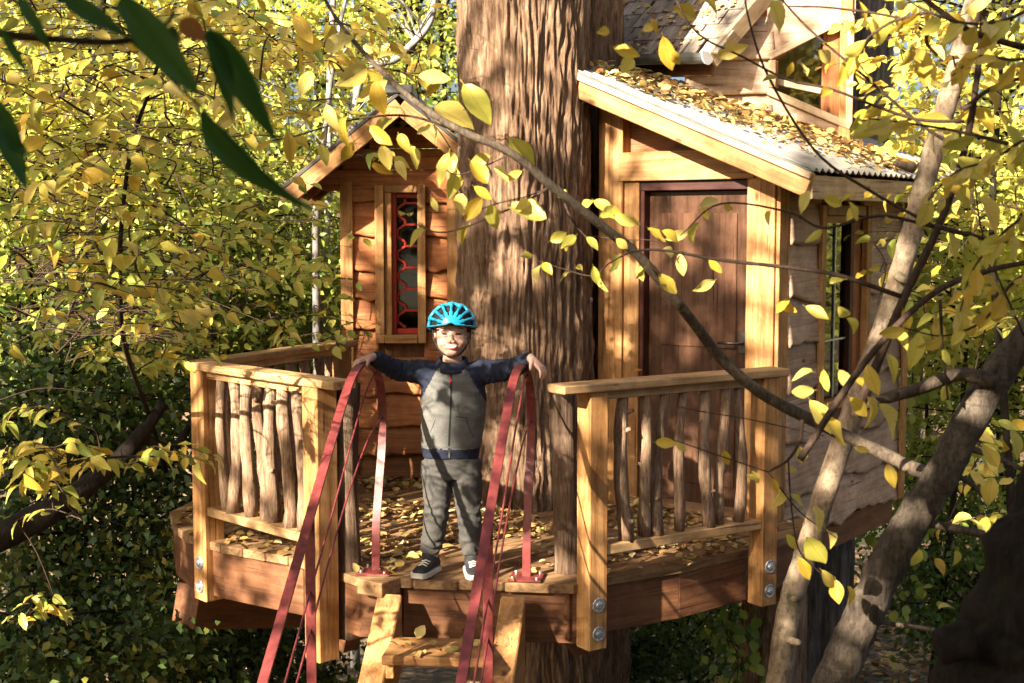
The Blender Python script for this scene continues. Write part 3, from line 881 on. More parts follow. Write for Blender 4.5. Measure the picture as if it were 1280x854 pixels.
panel('jamb', uw, 'siding_warm', UO, UX, xr - .165, xr - .032, wp[1][1] + .03, wp[2][1] - .10, .02, .05)
panel('jamb', uw, 'siding_warm', UO, UX, xl + .032, xl + .05, wp[0][1] + .04, wp[3][1] - .04, -.025, .21)
zm = (wp[0][1] * .62 + wp[3][1] * .38) - .02
wbar('transom', (xl + .035, zm + .015), (xr - .167, zm - .045), .04, 'pale', .03, .08, uw)
ins = .03
pane(uw, UO, UX, [(xl + ins, wp[0][1] + ins * 1.2), (xr - ins, wp[1][1] + ins * 1.2), (xr - ins, wp[2][1] - ins * 1.4), (xl + ins, wp[3][1] - ins * 1.4)], .055)
panel('mullion', uw, 'pale', UO, UX, xl + .12, xl + .14, wp[0][1] + .04, wp[3][1] + .02, .062, .085)
for (p, q, z0_, z1_) in (((X0 + .03, UY + .05), (X0 + .03, 10.1), 1.8, 2.42), ((X1 - .03, UY + .03), (X1 - .03, 10.1), 1.7, 3.7), ((1.35, 10.1), (X1, 10.1), 1.7, 3.2)):
    board('rear_wall', (*p, (z0_ + z1_) / 2), (*q, (z0_ + z1_) / 2), .04, z1_ - z0_, M['siding_warm'], cabin)
# roof plane through the eave corner, the eave's far end and the rake
E1 = aty(884, 66, 8.22); E2 = aty(728, 70, 8.95); Rk = aty(975, -18, 8.30)
er = unit(E2 - E1); up_ = Rk - E1; up_ = unit(up_ - er * up_.dot(er)); rn = np.cross(er, up_)
if rn[2] < 0: rn = -rn
roof2 = board('upper_roof', E1 + up_ * .8 - rn * .03, E1 + up_ * .8 + er * 1.05 - rn * .03, 1.6, .025, M['soffit'], cabin, up=rn)
M['shingle'] = wood('weathered_shingle', (.42, .37, .32), (.32, .275, .23), (.18, .15, .12), rough=.85, stain=.6)
random.seed(77)
for r in range(11):
    x = -.03
    while x < 1.03:
        wd = random.uniform(.09, .16)
        p = E1 + er * x + up_ * (r * .125 - .02) + rn * (.012 + random.uniform(0, .006))
        board('shingle', p, p + up_ * .20 - rn * .012, wd - .006, .012, M['shingle'], roof2, up=rn, bev=.0)
        x += wd
rk = board('rake_board', E1 - up_ * .03 - er * .035 - rn * .03, Rk + up_ * .55 - er * .035 - rn * .03, .03, .11, M['pale'], roof2, up=rn)
board('fascia', E1 - up_ * .012 - rn * .10, E2 - up_ * .012 - rn * .10, .03, .12, M['rim'], roof2, up=(0, 0, 1))
# half round gutter with a pale end
th = np.linspace(math.pi, 2 * math.pi, 9); rings = []
for k in range(2):
    c = E1 + (er * -.03 if k == 0 else er * 1.1) - np.array([0, 0, .01]) - unit(np.cross(er, [0, 0, 1])) * (.05 if np.cross(er, [0, 0, 1])[1] > 0 else -.05)
    o_ = unit(np.cross(er, [0, 0, 1]))
    rings.append([c + o_ * .05 * math.cos(q) + np.array([0, 0, .06 * math.sin(q)]) for q in th] + [c + o_ * .045 * math.cos(q) + np.array([0, 0, .054 * math.sin(q)]) for q in th[::-1]])
mb = MB(); mb.loft(np.array(rings)); gt = obj('gutter', mb.mesh('gutter', False), M['gutter'], roof2)
c = E1 - er * .036 - np.array([0, 0, .01]) - o_ * (.05 if o_[1] > 0 else -.05)
mb = MB(); ring = [c + o_ * .056 * math.cos(q) + np.array([0, 0, .066 * math.sin(q)]) for q in th] + [c + o_ * .056 + np.array([0, 0, .012]), c - o_ * .056 + np.array([0, 0, .012])]
mb.loft(np.array([ring, [p - er * .01 for p in ring]])); obj('gutter_end', mb.mesh('ge', False), M['gutter_white'], gt)

# ================================================================== SMALL HUT (left)
hut = thing('small_hut', (-.68, 8.5, 0), 'small reddish wooden hut with red lattice window behind the child', 'hut')
HO = np.array([0, 8.4, 0]); HX = np.array([1., 0, 0])
HX0, HX1 = aty(428, 400, 8.4)[0], aty(577, 400, 8.4)[0]
zb = .17; hz = [zb]
random.seed(14)
while hz[-1] < 1.85: hz.append(hz[-1] + random.uniform(.17, .215))
wx0, wx1 = aty(470, 300, 8.4)[0], aty(533, 300, 8.4)[0]
wz0, wz1 = aty(500, 428, 8.4)[2], aty(500, 232, 8.4)[2]
for i in range(len(hz) - 1):
    z0, z1 = hz[i], hz[i + 1]
    sp = [(HX0 + .06, HX1 - .01)] if (z1 < wz0 + .03 or z0 > wz1 - .03) else [(HX0 + .06, wx0 + .015), (wx1 - .015, HX1 - .01)]
    for (x0, x1) in sp:
        siding(hut, 'siding_warm', HO, HX, x0, x1, z0, z1, 200 + i * 2 + int(x0 > -.6), amp=.022)
panel('corner_post', hut, 'trim', HO, HX, HX0, HX0 + .075, .0, 1.86, -.062, .04)
panel('corner_post', hut, 'trim', HO, HX, HX1 - .085, HX1 - .005, .0, 1.95, -.068, -.044)
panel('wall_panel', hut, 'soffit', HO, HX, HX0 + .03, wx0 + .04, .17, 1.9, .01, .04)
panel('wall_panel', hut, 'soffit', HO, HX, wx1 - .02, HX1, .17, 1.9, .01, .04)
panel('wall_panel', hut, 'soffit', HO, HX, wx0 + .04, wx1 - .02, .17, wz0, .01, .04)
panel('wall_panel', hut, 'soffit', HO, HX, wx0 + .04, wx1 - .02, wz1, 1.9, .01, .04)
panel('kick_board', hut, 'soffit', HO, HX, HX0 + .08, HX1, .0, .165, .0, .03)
hw = panel('window', hut, 'trim', HO, HX, wx0, wx0 + .055, wz0, wz1, -.075, -.035)
panel('casing', hw, 'trim', HO, HX, wx0 + .057, wx0 + .10, wz0 + .04, wz1 - .04, -.05, .04)
panel('casing', hw, 'trim', HO, HX, wx1 - .05, wx1, wz0, wz1, -.075, -.035)
panel('casing', hw, 'trim', HO, HX, wx0 + .057, wx1 - .052, wz1 - .045, wz1, -.06, -.035)
panel('sill', hw, 'trim', HO, HX, wx0 + .057, wx1 - .052, wz0, wz0 + .05, -.08, .03)
gx0, gx1 = wx0 + .10, wx1 - .05
panel('jamb', hw, 'lattice', HO, HX, gx0 + .0, gx0 + .025, wz0 + .05, wz1 - .046, -.01, .07)
panel('jamb', hw, 'lattice', HO, HX, gx0 + .027, gx1, wz1 - .075, wz1 - .047, -.01, .07)
panel('jamb', hw, 'lattice', HO, HX, gx0 + .027, gx1, wz0 + .052, wz0 + .085, -.01, .07)
pane(hw, HO, HX, [(gx0 + .02, wz0 + .06), (gx1 - .0, wz0 + .06), (gx1 - .0, wz1 - .06), (gx0 + .02, wz1 - .06)], .055)
# honeycomb lattice: zigzag members either side joined by short rungs
nh = 6; zz = np.linspace(wz0 + .09, wz1 - .08, nh + 1)
xa, xb = gx0 + .03, gx0 + .078
for i in range(nh):
    za, zc = zz[i], zz[i + 1]; q = (zc - za)
    for (p0, p1) in (((xb, za), (xa, za + .25 * q)), ((xa, za + .25 * q), (xa, za + .55 * q)), ((xa, za + .55 * q), (xb, za + .8 * q)), ((xb, za + .8 * q), (gx1 - .0, za + .8 * q)), ((xb, za + .8 * q), (xb, zc))):
        board('lattice_bar', (p0[0], 8.4 + .03, p0[1]), (p1[0], 8.4 + .03, p1[1]), .018, .015, M['lattice'], hw, bev=.003)
# side and rear walls
for (p, q) in (((HX0 + .02, 8.45), (HX0 + .02, 9.15)), ((HX1, 8.45), (HX1, 9.15)), ((HX0, 9.15), (HX1, 9.15))):
    board('rear_wall', (*p, .97), (*q, .97), .04, 1.8, M['siding_warm'], hut)
# roof
ex = (HX0 + HX1) / 2 + .02
apex = np.array([ex, 0, 2.33]); ev = np.array([aty(352, 246, 8.05)[0], 0, aty(352, 243, 8.05)[2]])
for sgn in (1, -1):
    e_ = ev if sgn > 0 else np.array([2 * ex - ev[0], 0, ev[2]])
    sd = apex - e_; nn_ = unit(np.cross(sd, [0, 1, 0])); nn_ = nn_ if nn_[2] > 0 else -nn_
    mid = (apex + e_) / 2
    L_ = np.linalg.norm(sd)
    rf = board('roof_slope', (*[mid[0], 8.03], mid[2] + .03), (*[mid[0], 9.35], mid[2] + .03), L_ + .03, .022, M['dark_metal'], hut, up=nn_)
    if sgn > 0:
        board('rake_board', (e_[0], 8.05, e_[2] - .03), (apex[0], 8.05, apex[2] - .03), .03, .12, M['trim'], rf, up=nn_)
    else:
        board('rake_board', (e_[0], 8.05, e_[2] - .03), (apex[0] + .014, 8.05, apex[2] - .035), .026, .12, M['trim'], rf, up=nn_)
    for yy in (8.3, 8.7, 9.1):
        board('rafter', (e_[0], yy, e_[2] - .03), (apex[0] - .01 * sgn, yy, apex[2] - .04), .04, .07, M['soffit'], rf, up=nn_)
    board('soffit_board', (mid[0], 8.08, mid[2] - .005), (mid[0], 9.3, mid[2] - .005), L_ - .03, .012, M['soffit'], rf, up=nn_)
for i in range(4):
    z0 = 1.80 + i * .13; half = (apex[2] - z0 - .1) / ((apex[2] - ev[2]) / (apex[0] - ev[0]))
    if half > .05: panel('gable_board', hut, 'siding_warm', HO, HX, ex - half, ex + half, z0, z0 + .127, -.03, -.008)
board('ridge_cap', (ex, 8.02, 2.385), (ex, 9.36, 2.385), .16, .05, M['dark_metal'], hut)
# pale metal rod hanging between trunk and cabin
q = aty(737, 375, 7.75)
mb = MB(); mb.tube([q, q + np.array([.02, 0, -.45])], .006, 8); mb.ellipsoid(q, (.018, .018, .018))
tag(obj('hook_rod', mb.mesh('rod'), M['rope']), 'thin grey metal rod hanging in the dark gap between trunk and cabin', 'rod')

# ================================================================== WHERE THE SUN GETS THROUGH
for (px, py, Y, r) in ((566, 412, 6.1, .12), (562, 395, 6.1, .10), (950, 250, 7.15, .10), (950, 300, 7.15, .12), (950, 350, 7.15, .12), (950, 400, 7.15, .11), (950, 440, 7.15, .10),
                       (868, 207, 7.4, .11), (835, 212, 7.5, .08), (768, 180, 7.7, .02), (768, 240, 7.7, .01), (792, 270, 7.6, .0), (765, 330, 7.7, .01), (905, 178, 7.05, .13), (860, 160, 7.2, .12), (800, 135, 7.35, .14), (755, 115, 7.5, .08), (960, 203, 6.9, .08),
                       (243, 480, 6.85, .07), (243, 530, 6.85, .08), (243, 590, 6.85, .06), (300, 465, 6.6, .10), (345, 470, 6.4, .08), (395, 505, 6.05, .07), (395, 620, 6.05, .07),
                       (850, 262, 7.5, .06), (846, 305, 7.5, .03), (915, 275, 7.35, .065), (908, 335, 7.35, .05), (845, 425, 7.5, .03), (765, 190, 7.7, .05), (768, 330, 7.7, .04), (792, 300, 7.6, .03), (790, 330, 7.6, .01), (770, 420, 7.7, .02),
                       (590, 690, 6.1, .10), (592, 660, 6.1, .08), (545, 590, 6.1, .09), (545, 660, 6.1, .08), (533, 512, 6.05, .06), (545, 480, 6.1, .03),
                       (632, 560, 7.45, .13), (625, 590, 7.45, .09), (660, 640, 7.3, .07), (600, 380, 7.6, .06), (625, 250, 7.5, .12), (655, 130, 7.5, .14), (600, 60, 7.6, .12), (690, 50, 7.5, .14), (610, 180, 7.5, .08), (645, 20, 7.5, .12), (640, 330, 7.5, .08), (600, 420, 7.5, .07), (660, 420, 7.45, .06),
                       (490, 620, 7.6, .16), (470, 645, 7.2, .14), (530, 640, 7.2, .13), (625, 640, 7.3, .12), (640, 665, 6.9, .10), (690, 720, 6.2, .10), (480, 690, 6.6, .08), (620, 690, 6.6, .07), (560, 615, 7.7, .09),
                       (555, 200, 8.35, .06), (545, 260, 8.35, .05), (555, 330, 8.35, .06), (540, 370, 8.35, .08), (478, 330, 8.35, .07), (435, 330, 8.35, .07), (452, 270, 8.35, .04), (490, 505, 8.3, .09), (530, 520, 8.3, .09), (475, 565, 8.3, .06), (510, 475, 8.3, .06), (440, 390, 8.35, .08), (455, 420, 8.35, .06), (555, 280, 8.35, .07), (535, 400, 8.3, .06), (470, 300, 8.35, .06), (545, 170, 8.1, .08), (400, 205, 8.05, .06), (440, 180, 8.05, .06), (500, 145, 8.05, .07),
                       (960, 190, 7.4, .2), (890, 160, 7.5, .16), (1060, 218, 7.6, .2), (790, 40, 8.9, .14),
                       (1010, 690, 5.8, .09), (1035, 590, 5.8, .05), (1110, 400, 5.8, .10), (1125, 330, 5.8, .06), (1185, 120, 5.8, .08), (1205, 505, 3.2, .05),
                       (640, 490, 5.8, .06), (632, 600, 5.4, .05), (437, 520, 5.6, .05), (445, 470, 5.7, .05), (610, 690, 5.2, .05),
                       (330, 720, 6.4, .08), (300, 700, 6.5, .06), (230, 760, 6.9, .10), (290, 640, 6.6, .07), (350, 600, 6.4, .06), (310, 560, 6.6, .07), (860, 745, 6.3, .08), (470, 800, 5.7, .08), (640, 800, 5.7, .06), (740, 640, 5.95, .07), (740, 520, 5.95, .06), (740, 590, 5.95, .05), (930, 610, 6.4, .06), (945, 540, 6.4, .05), (800, 730, 6.1, .06), (850, 590, 6.3, .05), (800, 700, 6.2, .05)):
    lit(aty(px, py, Y), r)

for (px, py) in ((600, 130), (656, 195), (575, 148), (545, 110), (450, 105), (375, 105), (425, 170), (548, 218), (605, 225), (665, 268), (712, 300), (755, 262), (840, 295), (845, 335), (880, 358), (990, 385), (1030, 395), (1060, 410), (1000, 488), (1050, 480), (1095, 480), (1030, 535), (1115, 600), (1015, 690), (1050, 745), (835, 70), (915, 62), (975, 25), (1060, 90), (1100, 160), (1180, 165), (1240, 50), (1250, 130), (1220, 230), (1205, 35), (1110, 40), (1150, 90)):
    lit(aty(px, py, 3.2), .055)
# ================================================================== LEAVES
def leaf_mesh(name, w, fold, curl, twist, seed, heart=.0, wav=.055):
    rnd = np.random.default_rng(seed)
    st = np.array([0, .08, .22, .40, .58, .76, .90, 1.0])
    prof = np.sin(np.pi * np.clip(st, 0, 1) ** .78) ** .85 * w / 2
    prof[0] = .012; prof[-1] = .004
    V = []; Fc = []
    for i, s in enumerate(st):
        z = -curl * s * s; tw = twist * (s - .4)
        back = heart * (1 - s / .22) if s < .22 else 0
        for k, u in enumerate((-1, -.5, 0, .5, 1)):
            hw = prof[i] * u
            zz = z + abs(u) * prof[i] * fold + wav * rnd.normal() * (abs(u) > .6) * .5 + hw * math.sin(tw)
            V.append([hw * math.cos(tw), s - back * abs(u) * .12, zz])
    for i in range(len(st) - 1):
        for k in range(4):
            a = i * 5 + k
            Fc.append([a, a + 1, a + 6, a + 5])
    V = np.array(V); n0 = len(V)
    # stalk
    V = np.vstack([V, [[-.008, 0, 0], [.008, 0, 0], [.012, -.26, .03], [-.004, -.26, .03]]]); Fc.append([n0, n0 + 1, n0 + 2, n0 + 3])
    return mesh_np(name, V, np.array(Fc), True)
LEAFV = {}
for mat, wd, nv in (('leaf_yellow', .62, 12), ('leaf_ygreen', .52, 9), ('leaf_dark', .36, 6), ('leaf_rust', .5, 2)):
    LEAFV[mat] = []
    for k in range(nv):
        r_ = random.Random(k * 7 + len(mat))
        me = leaf_mesh('leaf', wd * r_.uniform(.72, 1.2), r_.uniform(.1, .75), r_.uniform(-.15, .65), r_.uniform(-.9, .9), k, heart=1 if mat == 'leaf_yellow' else 0)
        me.materials.append(M[mat]); LEAFV[mat].append(me)
def leaf_matrix(p, d, nrm, size):
    d = unit(d); n = np.asarray(nrm, float); n = n - d * n.dot(d); n = unit(n); x = np.cross(d, n)
    s = size
    return Matrix(((x[0] * s, d[0] * s, n[0] * s, p[0]), (x[1] * s, d[1] * s, n[1] * s, p[1]), (x[2] * s, d[2] * s, n[2] * s, p[2]), (0, 0, 0, 1)))
def add_leaf(parent, mat, p, d, nrm, size):
    o = bpy.data.objects.new('leaf', random.choice(LEAFV[mat])); COL.objects.link(o)
    o.parent = parent; o.matrix_parent_inverse = Matrix.Translation(parent.location).inverted()
    o.matrix_basis = leaf_matrix(p, d, nrm, size)
    return o
T_LOW = (np.array([[0, 0, 0], [.30, .42, .09], [0, 1, -.12], [-.30, .42, .09]]), np.array([[0, 1, 2, 3]]))
T_MID = (np.array([[0, 0, 0], [.24, .22, .07], [.30, .5, .08], [.17, .8, .02], [0, 1, -.1], [-.17, .8, .02], [-.30, .5, .08], [-.24, .22, .07], [0, .45, 0], [0, .8, -.04]]),
         np.array([[0, 1, 2, 8], [8, 2, 3, 9], [9, 3, 4, 4], [0, 8, 6, 7], [8, 9, 5, 6], [9, 4, 4, 5]]))
T_MID = (T_MID[0], np.array([[0, 1, 2, 8], [8, 2, 3, 9], [0, 8, 6, 7], [8, 9, 5, 6], [9, 3, 4, 5]]))
def cloud_mesh(name, P, D, Nn, size, tint, T=T_LOW, width=1.0):
    P = np.asarray(P); n = len(P)
    D = D / (np.linalg.norm(D, axis=1)[:, None] + 1e-9)
    Nn = Nn - D * (Nn * D).sum(1)[:, None]; Nn /= np.linalg.norm(Nn, axis=1)[:, None] + 1e-9
    X = np.cross(D, Nn)
    tv, tf = T; k = len(tv)
    V = P[:, None] + size[:, None, None] * (tv[None, :, 0:1] * width * X[:, None] + tv[None, :, 1:2] * D[:, None] + tv[None, :, 2:3] * Nn[:, None])
    Fc = (np.arange(n)[:, None, None] * k + tf[None]).reshape(-1, tf.shape[1])
    return mesh_np(name, V.reshape(-1, 3), Fc, False, np.repeat(tint, len(tf)))
def in_frame(P, m=40):
    d = P - CAMP; k = d @ FW
    x = 640 + F * d[:, 0] / np.maximum(k, .05); y = 427 - F * (d @ UPV) / np.maximum(k, .05)
    return (k > .2) & (x > -m) & (x < 1280 + m) & (y > -m) & (y < 854 + m), x, y, k

def bark_trunk(name, label, cat, axis, radii, mat, nth=160, nz=240, amp=.03, freq=9., zs=.8, lobes=0., seed=1, group=None, parts=True):
    """a big trunk with furrowed bark as real relief; axis: 3-D polyline"""
    A = resample(axis, nz); R = np.interp(np.linspace(0, 1, nz), np.linspace(0, 1, len(radii)), radii)
    th = np.linspace(0, 2 * math.pi, nth, endpoint=False)
    Zi, Ti = np.meshgrid(np.arange(nz), th, indexing='ij')
    z = A[Zi, 2]; r = R[Zi]
    q = np.stack([np.cos(Ti) * r * freq + seed, np.sin(Ti) * r * freq + .6 * np.sin(z * 1.3), z * zs], -1)
    q = q + .22 * np.stack([pnoise(q * np.array([.6, .6, 1.3]) + 31), pnoise(q * np.array([.6, .6, 1.3]) + 57), 0 * z], -1)
    n1 = 1 - 2 * np.abs(pnoise(q)); n2 = 1 - 2 * np.abs(pnoise(q * np.array([2.6, 2.6, 2.2]) + 5)); n3 = pnoise(q * np.array([6, 6, 5.]))
    r2 = r * (1 + lobes * np.cos(5 * Ti + seed + .4 * z)) + amp * (n1 * .6 + n2 * .45 + n3 * .35) - amp * .4
    V = np.stack([A[Zi, 0] + r2 * np.cos(Ti), A[Zi, 1] + r2 * np.sin(Ti), z], -1)
    base = A[0]
    V = V.reshape(-1, 3) - base
    i = np.arange(nz - 1)[:, None] * nth + np.arange(nth)[None]; j = np.arange(nz - 1)[:, None] * nth + (np.arange(nth)[None] + 1) % nth
    me = mesh_np(name, V, np.stack([i, j, j + nth, i + nth], -1).reshape(-1, 4), True)
    root = thing(name, base, label, cat, group)
    obj('trunk', me, mat, root, Matrix.Translation(Vector(base)))
    return root

# ================================================================== BIG TRUNKS
tx, ty = .085, 7.88
big = bark_trunk('cedar_tree', 'huge reddish brown cedar trunk growing up through the deck', 'tree',
           [(tx + .04, ty + .05, -2.4), (tx + .03, ty, -1.0), (tx, ty, 0), (tx - .01, ty, 1.5), (tx - .015, ty, 3.2), (tx - .02, ty, 6), (tx - .02, ty, 9)],
           [.50, .40, .405, .365, .36, .345, .32], M['cedar_bark'], 460, 560, .034, 16, 1.5, .025, 2)
T2 = bark_trunk('cedar_tree', 'added cedar stem standing in for shade in the narrow gap between the huge trunk and the cabin', 'tree', [(.47, 8.62, -2.4), (.47, 8.6, 0), (.46, 8.6, 2), (.45, 8.6, 6), (.45, 8.6, 9)], [.30, .25, .24, .22, .2], M['cedar_bark'], 120, 200, .03, 12, 1.5, .02, 7)  # added stem, fills the gap where the big trunk's flank is in shade
b2 = aty(1050, 427, 9.9)
bark_trunk('grey_tree', 'grey furrowed tree trunk standing behind the cabin corner', 'tree',
           [(b2[0] - .30, 9.9, -2.8), (b2[0] - .2, 9.9, -.5), (b2[0], 9.9, 2.0), (b2[0] + .08, 9.9, 9)], [.40, .33, .30, .24], M['grey_bark'], 130, 220, .04, 7, .5, .03, 5)
b3 = aty(962, 800, 8.0)
bark_trunk('supporting_tree', 'dark trunk in deep shade holding up the cabin floor', 'tree',
           [(b3[0], 8.0, -2.7), (b3[0] + .02, 8.0, -1), (b3[0] + .03, 8.0, -.31)], [.25, .19, .17], M['cedar_bark'], 90, 90, .02, 9, .6, .02, 9)

# ================================================================== TREES DRAWN BRANCH BY BRANCH
def tubes_mesh(paths, name='branch'):
    mb = MB()
    for P, r0, r1, sd in paths:
        P = np.asarray(P); mb.tube(P, np.linspace(r0, r1, len(P)), sd)
    return mb
def rough(me, amp, freq, seed=0):
    co = np.zeros(len(me.vertices) * 3); me.vertices.foreach_get('co', co); co = co.reshape(-1, 3)
    no = np.zeros(len(me.vertices) * 3); me.vertices.foreach_get('normal', no); no = no.reshape(-1, 3)
    co += no * (amp * fbm(co * freq + seed, 3))[:, None]
    me.vertices.foreach_set('co', co.ravel()); me.update()
def limb(parent, name, pts, r0, r1, mat, sides=14, n=40, amp=.1, freq=14, seed=0):
    P = resample(pts, n); b = P[0].copy()
    mb = MB(); mb.tube(P - b, np.linspace(r0, r1, n), sides); me = mb.mesh(name)
    rough(me, amp * (r0 + r1) / 2, freq, seed)
    return obj(name, me, mat, parent, Matrix.Translation(Vector(b)))
def spray(parent, P, n, size, mat, rnd, droop=.35, end=True, check=True, flat=.6):
    """leaves alternately along a twig P"""
    P = resample(P, max(6, n)); k = 0
    for i in range(n):
        u = (i + .6) / n; j = min(len(P) - 2, int(u * (len(P) - 1)))
        p = P[j] + (P[j + 1] - P[j]) * (u * (len(P) - 1) - j); t = unit(P[j + 1] - P[j])
        side = unit(np.cross(t, [0, 0, 1.])) * (1 if i % 2 else -1)
        d = t * rnd.uniform(.2, .8) + side * rnd.uniform(.4, 1) + np.array([0, 0, -droop * rnd.uniform(.2, 1.8)]) + np.array([rnd.gauss(0, .15), rnd.gauss(0, .25), rnd.gauss(0, .15)])
        nrm = np.array([rnd.gauss(0, .5), rnd.gauss(-.45, .5), flat + rnd.gauss(0, .35)])
        s = size * rnd.uniform(.65, 1.2)
        p = p + unit(d) * s * .24
        if check and not sun_ok(p + unit(d) * s * .5)[0]: continue
        add_leaf(parent, mat, p, d, nrm, s); k += 1
    return k

# ---- leaning foreground tree whose long branch crosses the picture
ft = thing('leaning_tree', path([(1035, 900)], 3.3)[0], 'mossy leaning trunk with a long yellow leaved branch reaching across the treehouse', 'tree')
YF = 3.3
tb = path([(1000, 960), (1040, 860), (1110, 705), (1178, 590), (1240, 480), (1330, 360), (1440, 200), (1560, -20), (1660, -300), (1730, -650)], YF)
gz = ground_z(tb[0][0] - .3, YF)
tb = np.vstack([[[tb[0][0] - .35, YF + .05, float(gz) - .1]], tb])
limb(ft, 'trunk', tb, .056, .022, M['mossy'], 30, 170, .16, 22, 3)
LBR = [(1176, 596), (1140, 585), (1100, 565), (1040, 537), (960, 497), (905, 452), (860, 395), (800, 322), (745, 277), (690, 233), (640, 192), (575, 163), (520, 128), (480, 92), (445, 55), (415, 15), (395, -25)]
main = path([(x, y, 3.3 + .25 * math.sin(i * .45)) for i, (x, y) in enumerate(LBR)])
br = limb(ft, 'branch', main, .019, .0035, M['branch'], 12, 130, .12, 40, 6)
b_ = {}
def bt(key, pts, r0, r1, Y=3.3, mat='twig'):
    P = path([(q[0], q[1], q[2] if len(q) > 2 else Y) for q in pts]); b_[key] = P
    limb(ft, 'branch' if r0 > .006 else 'twig', P, r0, r1, M[mat], 7, max(8, 5 * len(P)), .1, 40, len(b_)); return P
bt('thick', [(1245, 478), (1200, 468), (1150, 485), (1100, 500), (1070, 510)], .019, .013, 3.25, 'branch')
bt('up', [(1070, 520), (1090, 470), (1130, 372), (1172, 285), (1205, 190), (1222, 90), (1232, -20)], .0125, .006, 3.1)
bt('u1', [(1172, 285), (1100, 270), (1030, 285), (985, 265), (900, 255), (850, 295)], .0042, .0015, 3.1)
bt('u2', [(1130, 372), (1050, 345), (990, 335), (900, 325), (830, 313), (790, 315), (760, 330)], .0060, .0018, 3.1)
bt('u3', [(1205, 190), (1150, 155), (1080, 95), (1010, 35), (960, -20)], .0042, .0022, 3.0)
bt('u4', [(1172, 285), (1090, 240), (1020, 190), (960, 95), (935, 20), (930, -20)], .0040, .002, 3.05)
bt('u5', [(1205, 152), (1150, 150), (1100, 135), (1040, 112), (985, 100), (930, 72), (870, 40), (835, -20)], .004, .0018, 3.0)
bt('u6', [(1205, 137), (1240, 110), (1285, 95)], .0055, .004, 3.0)
bt('u7', [(1170, 283), (1230, 298), (1290, 305)], .0062, .004, 3.0)
bt('u8', [(1000, 575), (1080, 455), (1160, 372), (1230, 340), (1300, 325)], .0085, .006, 3.0)
bt('u9', [(1175, 375), (1178, 430), (1185, 500)], .0042, .0022, 3.0)
bt('hook', [(1280, 60), (1215, 40), (1170, 10), (1140, -15)], .0075, .005, 2.9)
bt('hook2', [(1180, 18), (1165, 30), (1158, 52), (1172, 70)], .005, .0035, 2.9)
bt('hook3', [(1158, 40), (1120, 22), (1040, 10), (985, 8)], .0036, .002, 2.9)
bt('low', [(1003, 525), (1000, 550), (985, 575), (960, 590)], .005, .003, 3.3)
bt('low2', [(985, 572), (990, 640), (1000, 690), (1030, 720)], .0026, .0015, 3.3)
bt('low3', [(960, 590), (1000, 640), (1045, 672)], .002, .0012, 3.3)
bt('low4', [(960, 590), (900, 570), (840, 550), (825, 552)], .0018, .001, 3.3)
bt('low5', [(1030, 545), (940, 525), (880, 515), (845, 508)], .0016, .001, 3.3)
bt('m1', [(690, 233), (640, 260), (560, 290), (520, 280), (510, 265)], .0028, .001, 3.35)
bt('m2', [(700, 240), (715, 275), (735, 300), (742, 318)], .003, .001, 3.35)
bt('m3', [(735, 295), (780, 300), (810, 300), (830, 305)], .002, .001, 3.4)
bt('m4', [(760, 330), (740, 345), (700, 335), (668, 325)], .0018, .001, 3.35)
bt('m5', [(520, 128), (560, 180), (570, 215), (575, 250)], .0018, .001, 3.4)
bt('m6', [(575, 165), (510, 145), (440, 150), (370, 170), (330, 178)], .0035, .0015, 3.35)
bt('m7', [(640, 192), (600, 210), (570, 218), (545, 205)], .002, .001, 3.3)
bt('m8', [(690, 233), (660, 245), (620, 255), (600, 262)], .002, .001, 3.3)
bt('r1', [(1210, 560), (1240, 570), (1285, 590)], .0095, .006, 3.3, 'branch')
bt('r2', [(1142, 652), (1190, 660), (1230, 668)], .011, .010, 3.3, 'branch')
bt('r3', [(1190, 590), (1220, 610), (1236, 630)], .007, .005, 3.3, 'branch')
bt('r4', [(1082, 776), (1150, 785), (1178, 790)], .0065, .005, 3.3, 'branch')
bt('r5', [(1280, 420), (1230, 300), (1215, 190)], .003, .0015, 3.1)
